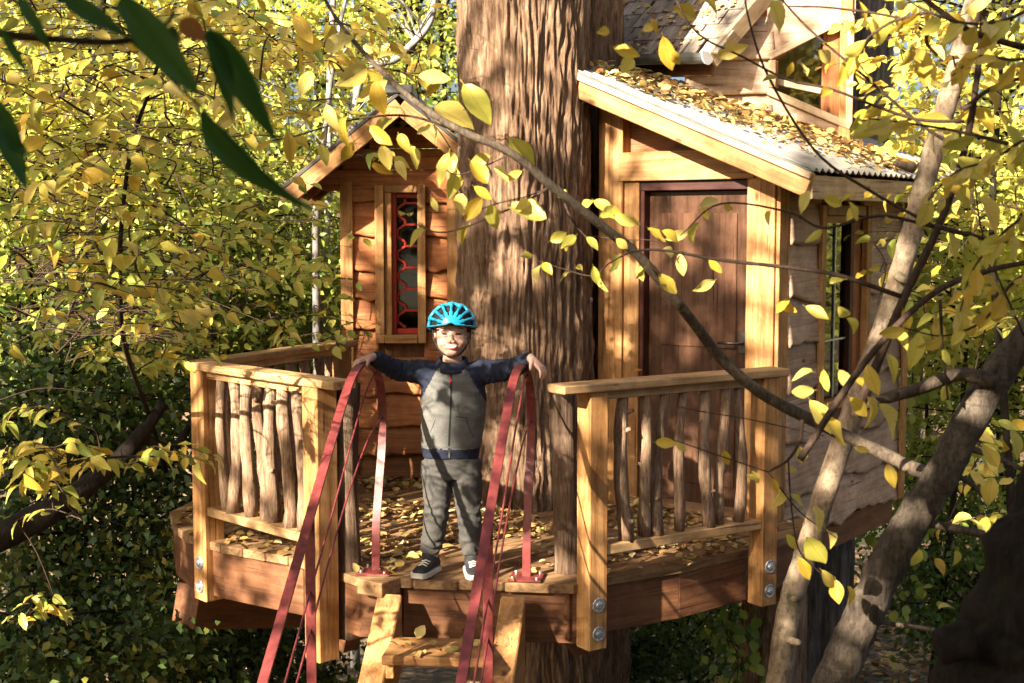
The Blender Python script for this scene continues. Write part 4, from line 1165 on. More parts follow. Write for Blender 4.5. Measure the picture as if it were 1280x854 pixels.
# leaves read off the photograph: x, y of the base, x, y of the tip
LV = [(583, 110, 618, 157), (640, 178, 674, 215), (548, 137, 600, 160), (548, 96, 530, 126), (527, 95, 570, 100), (480, 104, 440, 130), (455, 85, 420, 110), (400, 55, 360, 50), (370, 22, 395, 60), (410, 62, 440, 40), (470, 105, 478, 150),
      (388, 92, 372, 122), (430, 150, 425, 190), (410, 135, 420, 165), (360, 170, 366, 205), (405, 165, 398, 182), (400, 183, 412, 207), (440, 180, 425, 207), (465, 160, 495, 185), (500, 170, 512, 190), (515, 185, 525, 205), (478, 185, 488, 213),
      (560, 196, 545, 240), (570, 215, 560, 255), (590, 205, 612, 235), (610, 196, 585, 205), (620, 210, 638, 222), (650, 215, 628, 228), (595, 235, 618, 252), (540, 248, 548, 268), (600, 250, 578, 280), (615, 258, 620, 292), (640, 258, 690, 278), (625, 265, 605, 270),
      (700, 240, 712, 250), (728, 258, 742, 250), (745, 252, 770, 265), (718, 296, 700, 310), (710, 298, 706, 318), (690, 300, 712, 288), (664, 320, 650, 322), (680, 330, 690, 342), (735, 298, 750, 312), (772, 300, 785, 312), (720, 335, 728, 335), (742, 335, 748, 360), (752, 270, 775, 255),
      (755, 260, 785, 275), (770, 270, 805, 285), (830, 290, 855, 302), (835, 298, 868, 288), (812, 287, 835, 305), (850, 320, 855, 350), (840, 318, 825, 312), (890, 352, 864, 366), (895, 250, 872, 258), (878, 260, 886, 276), (905, 255, 920, 268), (800, 335, 805, 355), (825, 345, 850, 372), (888, 325, 905, 345), (805, 335, 795, 350),
      (985, 375, 968, 395), (975, 380, 1000, 392), (1010, 385, 1040, 400), (1050, 385, 1065, 405), (1060, 400, 1080, 420), (1010, 240, 998, 262), (1032, 248, 1058, 258), (1062, 255, 1075, 280), (1070, 260, 1058, 275),
      (1015, 465, 993, 462), (1015, 488, 985, 490), (1030, 465, 1035, 495), (1050, 465, 1065, 490), (1085, 460, 1100, 500), (1065, 500, 1090, 525), (1085, 500, 1100, 540), (1110, 445, 1128, 475), (1100, 510, 1128, 555), (1015, 505, 1045, 550), (1030, 520, 1060, 565), (1070, 560, 1090, 565), (1110, 583, 1120, 615), (1000, 560, 1005, 585), (985, 580, 998, 595), (940, 590, 948, 605), (965, 600, 975, 620),
      (822, 553, 850, 555), (845, 553, 860, 566), (905, 565, 912, 585), (935, 595, 950, 600), (985, 670, 1000, 690), (1010, 675, 1035, 708), (1000, 700, 1015, 730), (1028, 715, 1045, 740), (1045, 728, 1050, 760), (1060, 735, 1070, 760), (990, 620, 1010, 640), (1020, 635, 1035, 665),
      (905, 145, 800, 150), (770, 60, 805, 72), (790, 75, 775, 95), (830, 50, 842, 95), (838, 65, 855, 85), (785, 60, 770, 55), (845, 10, 878, 25), (870, -8, 905, 15), (900, 70, 935, 55), (965, 5, 985, 45), (815, 25, 825, 40), (805, 38, 822, 30), (760, 38, 748, 40),
      (990, 80, 982, 100), (1002, 80, 1010, 98), (1025, 65, 1045, 80), (1030, 55, 1050, 60), (1065, 70, 1050, 108), (1080, 70, 1075, 112), (1070, 145, 1100, 140), (1075, 145, 1065, 172), (1100, 150, 1145, 165), (1110, 155, 1095, 185), (1150, 150, 1205, 160), (1180, 160, 1190, 180), (1220, 140, 1248, 160),
      (1190, 20, 1215, 50), (1230, 30, 1245, 75), (1210, 15, 1245, -5), (1245, 25, 1258, 55), (1235, 115, 1262, 150), (1260, 160, 1285, 190), (1200, 200, 1235, 230), (1210, 205, 1230, 250), (1255, 180, 1240, 210), (1090, 20, 1110, 50), (1105, 15, 1095, 60), (1120, 20, 1130, 60), (1075, 5, 1085, 30), (1140, 60, 1130, 95), (1150, 65, 1160, 110), (1160, 75, 1170, 105),
      (1130, 390, 1140, 420), (1170, 400, 1180, 440), (1205, 390, 1190, 420), (1240, 380, 1225, 415), (1195, 230, 1215, 265), (1225, 250, 1260, 285), (1250, 300, 1235, 335), (1180, 250, 1170, 270), (1230, 560, 1250, 590), (1265, 540, 1280, 575), (1240, 600, 1232, 635), (1215, 590, 1235, 610), (1150, 690, 1140, 715), (1170, 700, 1185, 720), (1195, 690, 1200, 715), (1175, 760, 1195, 750), (1190, 790, 1185, 810)]
rl = random.Random(4)
nleaf = 0
for (x0, y0, x1, y1) in LV:
    if abs(x1 - x0) > 80: continue
    Yl = 3.3 if x0 < 1000 else 3.1
    Yl += rl.uniform(-.12, .05)
    p = aty(x0, y0, Yl); q = aty(x1, y1, Yl + rl.uniform(-.04, .02)); d = q - p; L = np.linalg.norm(d) * .86
    nrm = np.array([rl.gauss(0, .45), -1 + rl.gauss(0, .25), rl.gauss(.25, .35)])
    o = add_leaf(ft, 'leaf_yellow', p, d, nrm, max(.032, L)); nleaf += 1
rl = random.Random(8)
for key, n in (('m1', 4), ('m6', 5), ('u1', 4), ('u2', 4), ('u3', 5), ('u5', 6), ('u7', 5), ('u8', 5), ('u6', 4), ('r1', 4), ('r5', 6), ('hook', 3), ('hook3', 5), ('u9', 3), ('low3', 3), ('up', 6), ('m5', 4), ('m4', 3)):
    nleaf += spray(ft, b_[key], n, .052, 'leaf_yellow', rl)

yb = thing('yellow_leaf_branch', aty(1300, 60, 2.8), 'overhanging branch of big yellow leaves in front of the birch top', 'branch')
for i, (pts, nl) in enumerate(([[(1330, -20, 2.8), (1270, 20, 2.8), (1215, 30, 2.8), (1160, 15, 2.85), (1120, -10, 2.9)], 16], [[(1330, 60, 2.7), (1270, 75, 2.75), (1225, 70, 2.8), (1190, 95, 2.8)], 14], [[(1330, 150, 2.7), (1280, 175, 2.75), (1240, 200, 2.8), (1195, 215, 2.8), (1160, 250, 2.8)], 16],
                              [[(1330, 230, 2.7), (1280, 270, 2.75), (1245, 300, 2.8), (1215, 340, 2.8), (1200, 390, 2.8)], 15], [[(1260, 180, 2.75), (1200, 165, 2.8), (1140, 155, 2.85), (1085, 148, 2.85)], 13], [[(1330, 330, 2.7), (1270, 350, 2.7), (1230, 400, 2.75), (1180, 420, 2.8), (1130, 410, 2.8)], 14],
                              [[(1160, 15, 2.85), (1110, 30, 2.9), (1075, 60, 2.95), (1060, 100, 3.0)], 12])):
    P = path(pts); limb(yb, 'twig', P, .0042, .0014, M['twig'], 7, 24, .1, 40, i)
    spray(yb, P, nl, .056, 'leaf_yellow', rl, droop=.6, flat=.2)
# ---- very near dark trunk, lower right
dk = thing('shaded_tree', aty(1300, 1000, 2.1), 'nearly black shaded trunk with a sawn limb stub beside the mossy leaning trunk', 'tree')
tp = path([(1220, 1130), (1250, 960), (1290, 830), (1335, 700), (1410, 560), (1500, 420), (1600, 240), (1700, -40), (1780, -400), (1840, -900)], 2.1)
tp[0][2] = float(ground_z(tp[0][0], 2.1)) - .1
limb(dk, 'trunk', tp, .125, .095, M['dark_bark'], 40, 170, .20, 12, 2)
limb(dk, 'limb_stub', path([(1215, 800), (1190, 805), (1172, 810)], 2.02), .030, .026, M['dark_bark'], 16, 10, .1, 30, 5)

# ---- birch in front of the cabin's side wall
bi = thing('birch_tree', aty(960, 900, 5.8), 'slender pale birch trunk curving up in front of the cabin side window', 'tree')
bp = path([(940, 1010), (968, 880), (985, 770), (1008, 690), (1040, 590), (1075, 490), (1105, 410), (1130, 325), (1150, 250), (1172, 170), (1196, 85), (1218, 0), (1250, -140), (1275, -300)], 5.8)
bp[0] = (bp[0][0] - .1, 5.8, float(ground_z(bp[0][0], 5.8)) - .1)
limb(bi, 'trunk', bp, .054, .037, M['birch'], 28, 160, .10, 16, 1)
for (px, py, dx, dy) in ((1142, 210, -24, -6), (1122, 345, 12, 8), (985, 800, 16, 4), (1000, 745, -10, 5)):
    limb(bi, 'knot', path([(px, py, 5.76), (px + dx, py + dy, 5.71)]), .022, .012, M['birch'], 10, 5, .2, 30, px)
random.seed(5)
for k in range(7):
    a = bp[-2] + (bp[-1] - bp[-2]) * k / 7; e_ = a + np.array([random.uniform(-1, 1), random.uniform(-.4, .8), random.uniform(.3, .9)])
    limb(bi, 'branch', [a, (a + e_) / 2 + np.array([0, 0, .1]), e_], .018, .004, M['birch'], 7, 10)
    spray(bi, [(a + e_) / 2, e_], 10, .06, 'leaf_yellow', rl)

# ---- near dark leaves, upper left
dl = thing('dark_leaf_branch', aty(-60, 30, 1.35), 'overhanging twig of large dark green leaves in shade with one orange leaf', 'branch')
Pn = path([(-260, -40), (-120, 20), (0, 42), (80, 50), (150, 52), (195, 40)], 1.35)
limb(dl, 'twig', Pn, .006, .0028, M['twig'], 8, 24)
limb(dl, 'twig', path([(165, 52), (200, 85), (235, 120), (258, 140)], 1.35), .0022, .0013, M['twig'], 7, 14)
limb(dl, 'twig', path([(195, 40), (215, 20), (225, -30)], 1.35), .0022, .0016, M['twig'], 7, 10)
for (x0, y0, x1, y1, w_, m_) in ((70, -10, 162, 50, .7, 0), (150, -4, 255, 122, .8, 0), (258, 40, 296, 128, .6, 0), (262, 38, 336, 158, .62, 0), (255, 138, 362, 285, .52, 0), (215, 30, 222, 66, 1, 0), (20, -6, 62, 52, .7, 0), (0, 35, 36, 95, .55, 0), (-10, 120, 34, 240, .75, 0), (-5, 160, 40, 200, .8, 0), (225, 25, 258, 52, 1.6, 1), (-40, 10, 12, 60, .6, 0)):
    Yl = 1.33 if y0 < 400 else 2.3
    p = aty(x0, y0, Yl); q = aty(x1, y1, Yl + random.uniform(-.02, .02)); d = q - p
    o = add_leaf(dl, 'leaf_rust' if m_ else 'leaf_dark', p, d, np.array([random.uniform(-.5, .5), -1, random.uniform(-.6, .8)]), np.linalg.norm(d))
    o.scale.x *= w_
    o['label'] = 'orange withered leaf' if m_ else 'large dark green leaf'

# ================================================================== LEAFY MIDDLE GROUND, LEFT
def region_tree(name, label, trunk_px, r0, regions, size, seed, nmax=290, mat_trunk='twig', group=None, cat='tree', tw=(.35, .75), mats=None, lowmat='fol_ygreen'):
    """a thin tree: trunk through pixels, sprays of leaves filling 'regions' (x0,y0,x1,y1,Y0,Y1,n,tint0,tint1)"""
    rnd = random.Random(seed)
    tpth = path(trunk_px); gb = np.array([tpth[0][0], tpth[0][1], float(ground_z(tpth[0][0], tpth[0][1])) - .08])
    if tpth[0][2] > gb[2] + .1: tpth = np.vstack([gb, tpth])
    root = thing(name, gb, label, cat, group)
    limb(root, 'trunk', tpth, r0, r0 * .35, M[mat_trunk], 10, 50, .12, 25, seed)
    T = resample(tpth, 120)
    wood_ = MB(); SP = []
    P_, D_, N_, S_, C_ = [], [], [], [], []; ind = []
    nodes = T[int(len(T) * .35):][::4].copy(); todo = []
    for (x0, y0, x1, y1, Y0, Y1, n, t0, t1) in regions:
        for i in range(n):
            px, py, Y = rnd.uniform(x0, x1), rnd.uniform(y0, y1), rnd.uniform(Y0, Y1)
            c = aty(px, py, Y); an = rnd.uniform(0, 6.28); L = rnd.uniform(*tw)
            todo.append((np.linalg.norm(nodes - c, axis=1).min(), c, an, L, t0, t1, rnd.uniform(-.15, .25)))
    todo.sort(key=lambda q: q[0])
    for (_, c, an, L, t0, t1, dz) in todo:
        for _k in (0,):
            dv = np.array([math.cos(an), math.sin(an) * .8, dz])
            a = c - dv * L / 2; e_ = c + dv * L / 2 + np.array([0, 0, -.06 * L])
            da = np.linalg.norm(nodes - a, axis=1); de = np.linalg.norm(nodes - e_, axis=1)
            if de.min() < da.min(): a, e_, da = e_, a, de
            s = nodes[np.argmin(da)]
            tw_ = resample([a, (a + e_) / 2 + np.array([0, 0, .04]), e_], 8)
            conn = resample([s, (s + a) / 2 + np.array([rnd.uniform(-.06, .06), rnd.uniform(-.06, .06), .03]), a], 7)
            nodes = np.vstack([nodes, conn[2:5:2], tw_[1:8:2]])
            wood_.tube(conn, np.linspace(min(.0045, r0 * .3), .0025, 7), 5, False); wood_.tube(tw_, np.linspace(.0025, .0012, 8), 5, False)
            m = rnd.randint(8, 13)
            for q in range(m):
                u = (q + .5) / m * 7; jj = min(6, int(u)); p = tw_[jj] + (tw_[jj + 1] - tw_[jj]) * (u - jj); t = unit(tw_[jj + 1] - tw_[jj])
                side = unit(np.cross(t, [0, 0, 1.])) * (1 if q % 2 else -1)
                d = unit(t * rnd.uniform(.2, .8) + side * rnd.uniform(.4, 1) + np.array([rnd.gauss(0, .2), rnd.gauss(0, .2), -.35 * rnd.uniform(.0, 1.8)]))
                s_ = size * rnd.uniform(.6, 1.2)
                P_.append(p + d * s_ * .2); D_.append(d); N_.append([rnd.gauss(-.15, .45), rnd.gauss(-.4, .45), .7 + rnd.gauss(0, .3)]); S_.append(s_)
                C_.append(min(1, max(0, t0 + (t1 - t0) * rnd.random() + rnd.gauss(0, .08))))
    P_, D_, N_, S_, C_ = map(np.array, (P_, D_, N_, S_, C_))
    ok = sun_ok(P_ + D_ * S_[:, None] * .5, .03)
    P_, D_, N_, S_, C_ = P_[ok], D_[ok], N_[ok], S_[ok], C_[ok]
    b = wood_.v[0][0].copy(); me = wood_.mesh('branches'); obj('branches', me, M['twig'], root)['kind'] = 'stuff'
    vis, x, y, k = in_frame(P_, 10)
    order = np.argsort(-(S_ / k) * vis)[:nmax]
    mk = np.zeros(len(P_), bool); mk[order] = True
    for i in order:
        mm = (mats or ('leaf_yellow', 'leaf_ygreen'))[0 if C_[i] < .42 else 1]
        add_leaf(root, mm, P_[i], D_[i], N_[i], S_[i])
    r = ~mk
    if r.sum():
        fo = obj('foliage', cloud_mesh('foliage', P_[r], D_[r], N_[r], S_[r], C_[r], T_MID, .9), M[lowmat], root); fo['kind'] = 'stuff'
    return root
region_tree('young_tree', 'thin dark stemmed young tree with layered yellow leaves above the left railing corner', [(235, 720, 9.3), (215, 620, 8.6), (190, 530, 7.2), (158, 440, 6.0), (150, 370, 5.5), (152, 280, 5.3), (165, 180, 5.3), (190, 105, 5.3), (215, 20, 5.3)], .016,
            [(0, 0, 330, 130, 4.3, 6.4, 60, .05, .6), (0, 110, 170, 260, 4.3, 6.4, 40, .1, .7), (140, 160, 330, 330, 5.0, 6.8, 40, .3, .95), (0, 240, 230, 430, 4.4, 6.2, 70, .15, .85)], .072, 3, mat_trunk='dark_bark')
region_tree('sapling', 'sapling with broad yellow green leaves hanging over the sunlit railing post', [(265, 430, 8.3), (250, 300, 8.2), (215, 200, 8.2), (200, 60, 8.2)], .014,
            [(150, 330, 425, 430, 7.2, 8.4, 44, .4, 1.0), (230, 250, 425, 400, 7.2, 8.6, 36, .4, 1.0), (40, 300, 230, 460, 6.6, 7.8, 50, .3, 1.0)], .078, 5)
region_tree('yellow_spray_tree', 'low branch of yellow and green leaves stretched out beside the left railing', [(-60, 700, 4.4), (-50, 620, 4.4), (0, 597, 4.4), (60, 582, 4.4), (140, 572, 4.4), (235, 570, 4.4)], .009,
            [(0, 560, 220, 595, 4.3, 4.6, 13, .1, .7), (40, 610, 130, 700, 4.4, 5.0, 3, .5, 1.0), (0, 480, 60, 550, 4.6, 5.2, 4, .4, .9), (10, 750, 80, 790, 4.4, 5.0, 2, .1, .9)], .062, 8, mat_trunk='dark_bark', tw=(.2, .4), cat='branch')
region_tree('autumn_tree', 'small autumn tree with golden leaves behind and above the small hut roof', [(395, 330, 9.4), (400, 240, 9.4), (408, 150, 9.4), (420, 60, 9.4), (440, -40, 9.4)], .03,
            [(250, 0, 560, 90, 6.5, 9.0, 34, .0, .6), (280, 80, 500, 220, 7.4, 9.0, 14, .1, .8), (330, 30, 480, 120, 6.2, 7.0, 6, .0, .3)], .095, 12, mat_trunk='pale_stem')
region_tree('right_yellow_tree', 'tree of bright yellow leaves standing beyond the birch trunk', [(1265, 700, 7.6), (1255, 500, 7.6), (1240, 300, 7.6), (1250, 100, 7.6), (1260, -50, 7.6)], .03,
            [(1130, 0, 1280, 160, 5.6, 8.5, 30, .0, .5), (1120, 150, 1280, 420, 6.2, 9.0, 34, .1, .75), (1080, 10, 1180, 140, 7, 8.0, 12, .0, .4), (1190, 520, 1280, 660, 5.5, 7.5, 10, .1, .6)], .085, 17, mat_trunk='dark_bark')

# ================================================================== BACKGROUND AND SHADE TREES
def unit_rows(a): return a / (np.linalg.norm(a, axis=1)[:, None] + 1e-9)
def cloud_tree(name, label, c, rad, nclump, per, lsize, mat, t0, t1, seed, trunk=.05, tmat='dark_bark', sig=.2, cat='tree', group=None, T=T_LOW, check=True, flat=.5, width=1.0, base=None, extra=()):
    """tree or shrub: trunk, limbs to each clump, and leaf clumps through an uneven volume round c"""
    g = np.random.default_rng(seed); c = np.asarray(c, float); rad = np.asarray(rad, float)
    bx, by = (c[0] + g.normal(0, .15), c[1] + g.normal(0, .15)) if base is None else base
    bz = float(ground_z(bx, by)) - .08
    root = thing(name, (bx, by, bz), label, cat, group)
    d = g.normal(size=(nclump, 3)); d /= np.linalg.norm(d, axis=1)[:, None]
    q = c + d * rad * (g.random(nclump)[:, None] ** .45)
    q[:, 2] = np.maximum(q[:, 2], ground_z(q[:, 0], q[:, 1]) + .12)
    top = np.array([c[0], c[1], max(c[2] + rad[2] * .5, bz + .4)])
    tp = resample([(bx, by, bz), ((bx * 2 + c[0]) / 3 + g.normal(0, .05), (by * 2 + c[1]) / 3, (bz * 2 + top[2]) / 3), ((bx + 2 * c[0]) / 3 + g.normal(0, .08), (by + 2 * c[1]) / 3, (bz + 2 * top[2]) / 3), top], 24)
    limb(root, 'trunk', tp, trunk, trunk * .3, M[tmat], 10, 30, .15, 10, seed)
    mb = MB()
    for p in list(q) + [e_[0] for e_ in extra]:
        cand = tp[tp[:, 2] < p[2] + .05]
        s = cand[np.argmin(np.linalg.norm(cand - p, axis=1))] if len(cand) else tp[3]
        mb.tube(resample([s, (s + p) / 2 + g.normal(0, .08, 3) + np.array([0, 0, .06]), p], 6), np.linspace(trunk * .32, .004, 6), 5, False)
    obj('branches', mb.mesh('branches'), M[tmat], root)['kind'] = 'stuff'
    n = nclump * per
    P = np.repeat(q, per, 0) + g.normal(0, 1, (n, 3)) * rad * sig * np.repeat(g.uniform(.6, 1.3, nclump), per)[:, None]
    Q0 = np.repeat(q, per, 0); CR = np.repeat(g.random(nclump), per)
    for (e_, r_) in extra:                                  # clumps added along the sun direction to shade chosen spots
        m_ = int(520 * r_ * r_ / (lsize / .14) ** 2) + 8
        an = g.uniform(0, 6.28, m_); rr = r_ * np.sqrt(g.random(m_))
        pe = e_ + np.cos(an)[:, None] * rr[:, None] * _e1 + np.sin(an)[:, None] * rr[:, None] * _e2 + SUNV * g.normal(0, .25, (m_, 1))
        P = np.vstack([P, pe]); Q0 = np.vstack([Q0, np.repeat(e_[None], m_, 0)]); CR = np.concatenate([CR, np.full(m_, g.random())]); n += m_
    P[:, 2] = np.maximum(P[:, 2], ground_z(P[:, 0], P[:, 1]) + .03)
    D = (P - Q0) * .8 / rad.max() + g.normal(0, .5, (n, 3)) + np.array([0, 0, -.25])
    Nn = g.normal(0, .6, (n, 3)) + np.array([-.1, -.35, flat])
    S_ = lsize * g.uniform(.55, 1.25, n)
    C_ = np.clip(t0 + (t1 - t0) * (.35 * CR + .65 * g.random(n)), 0, 1)
    if check:
        ok = sun_ok(P + unit_rows(D) * S_[:, None] * .5, lsize * .27); P, D, Nn, S_, C_ = P[ok], D[ok], Nn[ok], S_[ok], C_[ok]
    fo = obj('crown', cloud_mesh('crown', P, D, Nn, S_, C_, T, width), M[mat], root); fo['kind'] = 'stuff'
    return root
GB = 'woodland trees behind the treehouse'
for i, (px, py, Y, r, ncl, per, ls, mat, t0, t1, lab) in enumerate((
    (40, 90, 10.5, (1.9, 1.4, 1.7), 60, 110, .085, 'fol_ygreen', .1, .7, 'yellow green broadleaf tree at the far left behind the young dark stemmed tree'),
    (215, 130, 12.5, (1.9, 1.5, 1.9), 60, 110, .075, 'fol_green', .45, 1.0, 'pale green small leaved tree behind the hanging dark leaf tip'),
    (390, 40, 14.0, (2.0, 1.5, 2.0), 64, 110, .085, 'fol_ygreen', .25, .95, 'light green and gold tree above the small hut roof'),
    (545, 30, 15.5, (1.7, 1.5, 2.0), 46, 90, .09, 'fol_green', .4, 1.0, 'bright green treetop with sky gaps directly left of the cedar trunk'),
    (330, 290, 10.5, (1.2, 1.1, 1.0), 46, 110, .06, 'fol_green', .5, 1.0, 'sunlit light green bush beside the small hut wall'),
    (190, 330, 10.0, (1.4, 1.0, 1.1), 50, 110, .06, 'fol_green', .3, .95, 'mid green bush behind the sapling over the left railing'),
    (40, 360, 9.0, (1.2, 1.0, 1.1), 46, 110, .065, 'fol_green', .15, .8, 'green bush at the far left under the yellow layered leaves'),
    (330, 520, 11.0, (1.3, 1.0, 1.0), 40, 100, .06, 'fol_green', .05, .7, 'green bush seen through the balusters of the left railing'),
    (1235, 160, 12.5, (1.8, 1.3, 2.0), 60, 110, .085, 'fol_ygreen', .1, .85, 'yellow green tree at the far right beyond the birch top'),
    (1170, 420, 12.0, (1.3, 1.2, 1.4), 56, 110, .07, 'fol_green', .5, 1.0, 'bright lime green bush beyond the birch and the cabin side window'),
    (1270, 480, 11.0, (1.2, 1.2, 1.3), 46, 110, .07, 'fol_green', .4, 1.0, 'sunlit green bush behind the mossy leaning trunk'),
    (1180, 640, 11.0, (.9, .9, .7), 44, 110, .06, 'fol_green', .15, .8, 'green bush between the leaning trunk and the dark trunk'),
    (1230, 740, 10.0, (.8, .8, .5), 34, 110, .06, 'fol_green', .0, .5, 'dark green low bush beside the near black trunk'),
    (840, 800, 10.0, (.9, .7, .6), 44, 110, .06, 'fol_green', .1, .85, 'green ground bush under the right side of the deck'),
    (760, 840, 9.5, (.7, .7, .4), 34, 110, .055, 'fol_dark', .3, 1.0, 'dark green bush next to the cedar foot under the deck'),
    (120, 270, 9.6, (1.3, .8, .9), 60, 120, .06, 'fol_ygreen', .3, 1.0, 'bright yellow green bush behind the dark stemmed young tree'),
    (370, 370, 11.5, (1.2, .9, .9), 56, 120, .06, 'fol_ygreen', .4, 1.0, 'pale lime bush right behind the back railing'),
    (250, 420, 10.6, (1.2, .8, .8), 56, 120, .06, 'fol_green', .4, 1.0, 'light green bush above the corner of the left railing'),
    (10, 230, 8.8, (1.0, .8, 1.0), 54, 120, .065, 'fol_ygreen', .2, .9, 'gold green bush at the far left edge'),
    (1210, 300, 10.0, (1.0, .9, 1.2), 54, 110, .07, 'fol_ygreen', .2, .9, 'pale yellow bush right behind the birch'),
    (1520, 300, 10.5, (1.8, 1.5, 2.4), 60, 100, .09, 'fol_ygreen', .2, .9, 'yellow green tree right of the clearing mirrored in the cabin side window'),
    )):
    cloud_tree('background_tree' if py < 200 else 'bush', lab, aty(px, py, Y), r, ncl, per, ls, mat, t0, t1, 100 + i, trunk=.06 if py < 200 else .03, sig=.17, cat='tree' if py < 200 else 'bush')
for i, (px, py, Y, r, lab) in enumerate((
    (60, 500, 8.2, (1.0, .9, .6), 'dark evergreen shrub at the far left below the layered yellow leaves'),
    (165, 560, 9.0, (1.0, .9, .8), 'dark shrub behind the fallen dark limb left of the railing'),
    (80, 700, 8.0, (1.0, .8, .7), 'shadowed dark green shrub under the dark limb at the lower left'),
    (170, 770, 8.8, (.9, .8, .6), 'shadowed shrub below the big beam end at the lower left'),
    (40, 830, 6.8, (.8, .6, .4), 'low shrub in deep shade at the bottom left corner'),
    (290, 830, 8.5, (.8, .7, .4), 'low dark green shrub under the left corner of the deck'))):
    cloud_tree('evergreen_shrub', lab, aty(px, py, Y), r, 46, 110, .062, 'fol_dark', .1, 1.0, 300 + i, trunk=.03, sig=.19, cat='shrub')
# fallen limb at the left, pale stems, far trunks
lb = thing('dark_limb', aty(-60, 690, 6.6), 'dark limb slanting up out of the shaded shrubs left of the railing', 'branch')
limb(lb, 'limb', path([(-160, 760, 6.4), (-40, 690, 6.5), (60, 640, 6.6), (130, 590, 6.8), (175, 545, 6.9), (205, 505, 7.0)]), .085, .03, M['dark_bark'], 16, 50, .2, 9, 4)
limb(lb, 'limb', path([(175, 545, 6.9), (215, 560, 7.0), (245, 520, 7.2)]), .03, .018, M['dark_bark'], 10, 16)
for i, (pts, r, mt, lab) in enumerate((
    ([(400, 560, 10.4), (402, 400, 10.4), (410, 260, 10.4), (412, 100, 10.4), (420, -60, 10.4)], .035, 'pale_stem', 'pale grey stem rising behind the corner of the small hut roof'),
    ([(95, 700, 9.6), (80, 500, 9.6), (95, 300, 9.6), (120, 60, 9.6), (140, -80, 9.6)], .045, 'dark_bark', 'dark slim trunk at the far left behind the layered leaves'),
    ([(240, 500, 13), (245, 300, 13), (235, 100, 13), (240, -100, 13)], .10, 'cedar_bark', 'brown trunk far behind the dark hanging leaf'),
    ([(505, 400, 16), (512, 200, 16), (515, 40, 16), (520, -150, 16)], .16, 'dark_bark', 'dark trunk far behind above the small hut'),
    ([(440, 420, 12), (445, 120, 12), (500, 70, 12), (540, 20, 12), (535, -60, 12)], .045, 'pale_stem', 'bent grey branch above the small hut'),
    ([(1265, 700, 13), (1262, 420, 13), (1250, 100, 13), (1245, -100, 13)], .09, 'dark_bark', 'distant dark trunk beyond the yellow tree at right'),
    ([(1140, 640, 13), (1150, 400, 13), (1158, 100, 13), (1160, -100, 13)], .06, 'grey_bark', 'distant grey trunk beyond the birch'),
    ([(305, 480, 11.5), (310, 250, 11.5), (285, 20, 11.5), (280, -100, 11.5)], .05, 'birch', 'pale sunlit trunk between the hanging dark leaf and the hut roof'))):
    P = path(pts); gb = np.array([P[0][0], P[0][1], float(ground_z(P[0][0], P[0][1])) - .1]); P = np.vstack([gb, P])
    rt_ = thing('slender_tree', gb, lab, 'tree')
    limb(rt_, 'trunk', P, r, r * .6, M[mt], 12, 50, .1, 8, i)
    random.seed(40 + i)
    mbb = MB(); Q = resample(P, 60)
    for k in range(12):
        a = Q[random.randint(20, 58)]; e_ = a + np.array([random.uniform(-.8, .8), random.uniform(-.4, .4), random.uniform(.2, .6)])
        mbb.tube(resample([a, (a + e_) / 2 + np.array([0, 0, .08]), e_], 7), np.linspace(r * .3, .004, 7), 6, False)
    obj('branches', mbb.mesh('branches'), M[mt], rt_)['kind'] = 'stuff'
# ivy climbing the supporting trunk and the grey tree
def ivy(label, P0, n, size, seed, mat='fol_green', t0=.2, t1=.8, spread=.12):
    g = np.random.default_rng(seed); P0 = np.asarray(P0, float)
    root = thing('ivy_vine', P0[0], label, 'vine')
    mb = MB(); Q = resample(P0, 40)
    for k in range(3):
        mb.tube(Q + g.normal(0, .03, (1, 3)) + .03 * np.stack([np.sin(np.arange(40) * .3 + k), 0 * np.arange(40), 0 * np.arange(40)], -1), .004, 5, False)
    obj('stem', mb.mesh('stem'), M['twig'], root)
    i = g.integers(0, 40, n); P = Q[i] + g.normal(0, spread, (n, 3)) * np.array([1, .4, .7])
    D = g.normal(0, .5, (n, 3)) + np.array([0, -.3, -.7]); Nn = g.normal(0, .4, (n, 3)) + np.array([-.2, -1, .5])
    fo = obj('leaves', cloud_mesh('ivy', P, D, Nn, size * g.uniform(.5, 1.2, n), np.clip(g.uniform(t0, t1, n), 0, 1), T_MID, 1.3), M[mat], root); fo['kind'] = 'stuff'
ivy('green ivy hanging down beside the dark supporting trunk under the cabin', path([(905, 990, 7.7), (915, 880, 7.7), (920, 820, 7.7), (912, 765, 7.7)]), 150, .075, 5)
ivy('pale green ivy trailing down beside the cabin corner behind the birch', path([(1130, 760, 9.2), (1128, 640, 9.2), (1125, 540, 9.2), (1135, 430, 9.2), (1130, 330, 9.2)]), 260, .08, 6, t0=.5, t1=.95)
# far wood, one mass
g = np.random.default_rng(77)
n = 42000
X = g.uniform(-17, 17, n); Y = g.uniform(18, 34, n); gz_ = ground_z(X, Y)
Z = gz_ + 10.5 * g.random(n) ** .9
dens = fbm(np.stack([X * .35, Y * .35, Z * .4], -1), 3)
keep = dens > np.interp(Z - gz_, [0, 5, 8, 11], [-.25, -.02, .2, .3]); X, Y, Z = X[keep], Y[keep], Z[keep]; n = len(X)
me = cloud_mesh('far', np.stack([X, Y, Z], -1), g.normal(0, .6, (n, 3)) + np.array([0, 0, -.2]), g.normal(0, .6, (n, 3)) + np.array([-.1, -.4, .4]), g.uniform(.10, .26, n), np.clip(.5 + .6 * dens[keep] + g.normal(0, .22, n), 0, 1))
tag(obj('far_woodland', me, M['fol_green']), 'distant mass of green and yellow woodland leaves behind everything', 'woodland', kind='stuff')
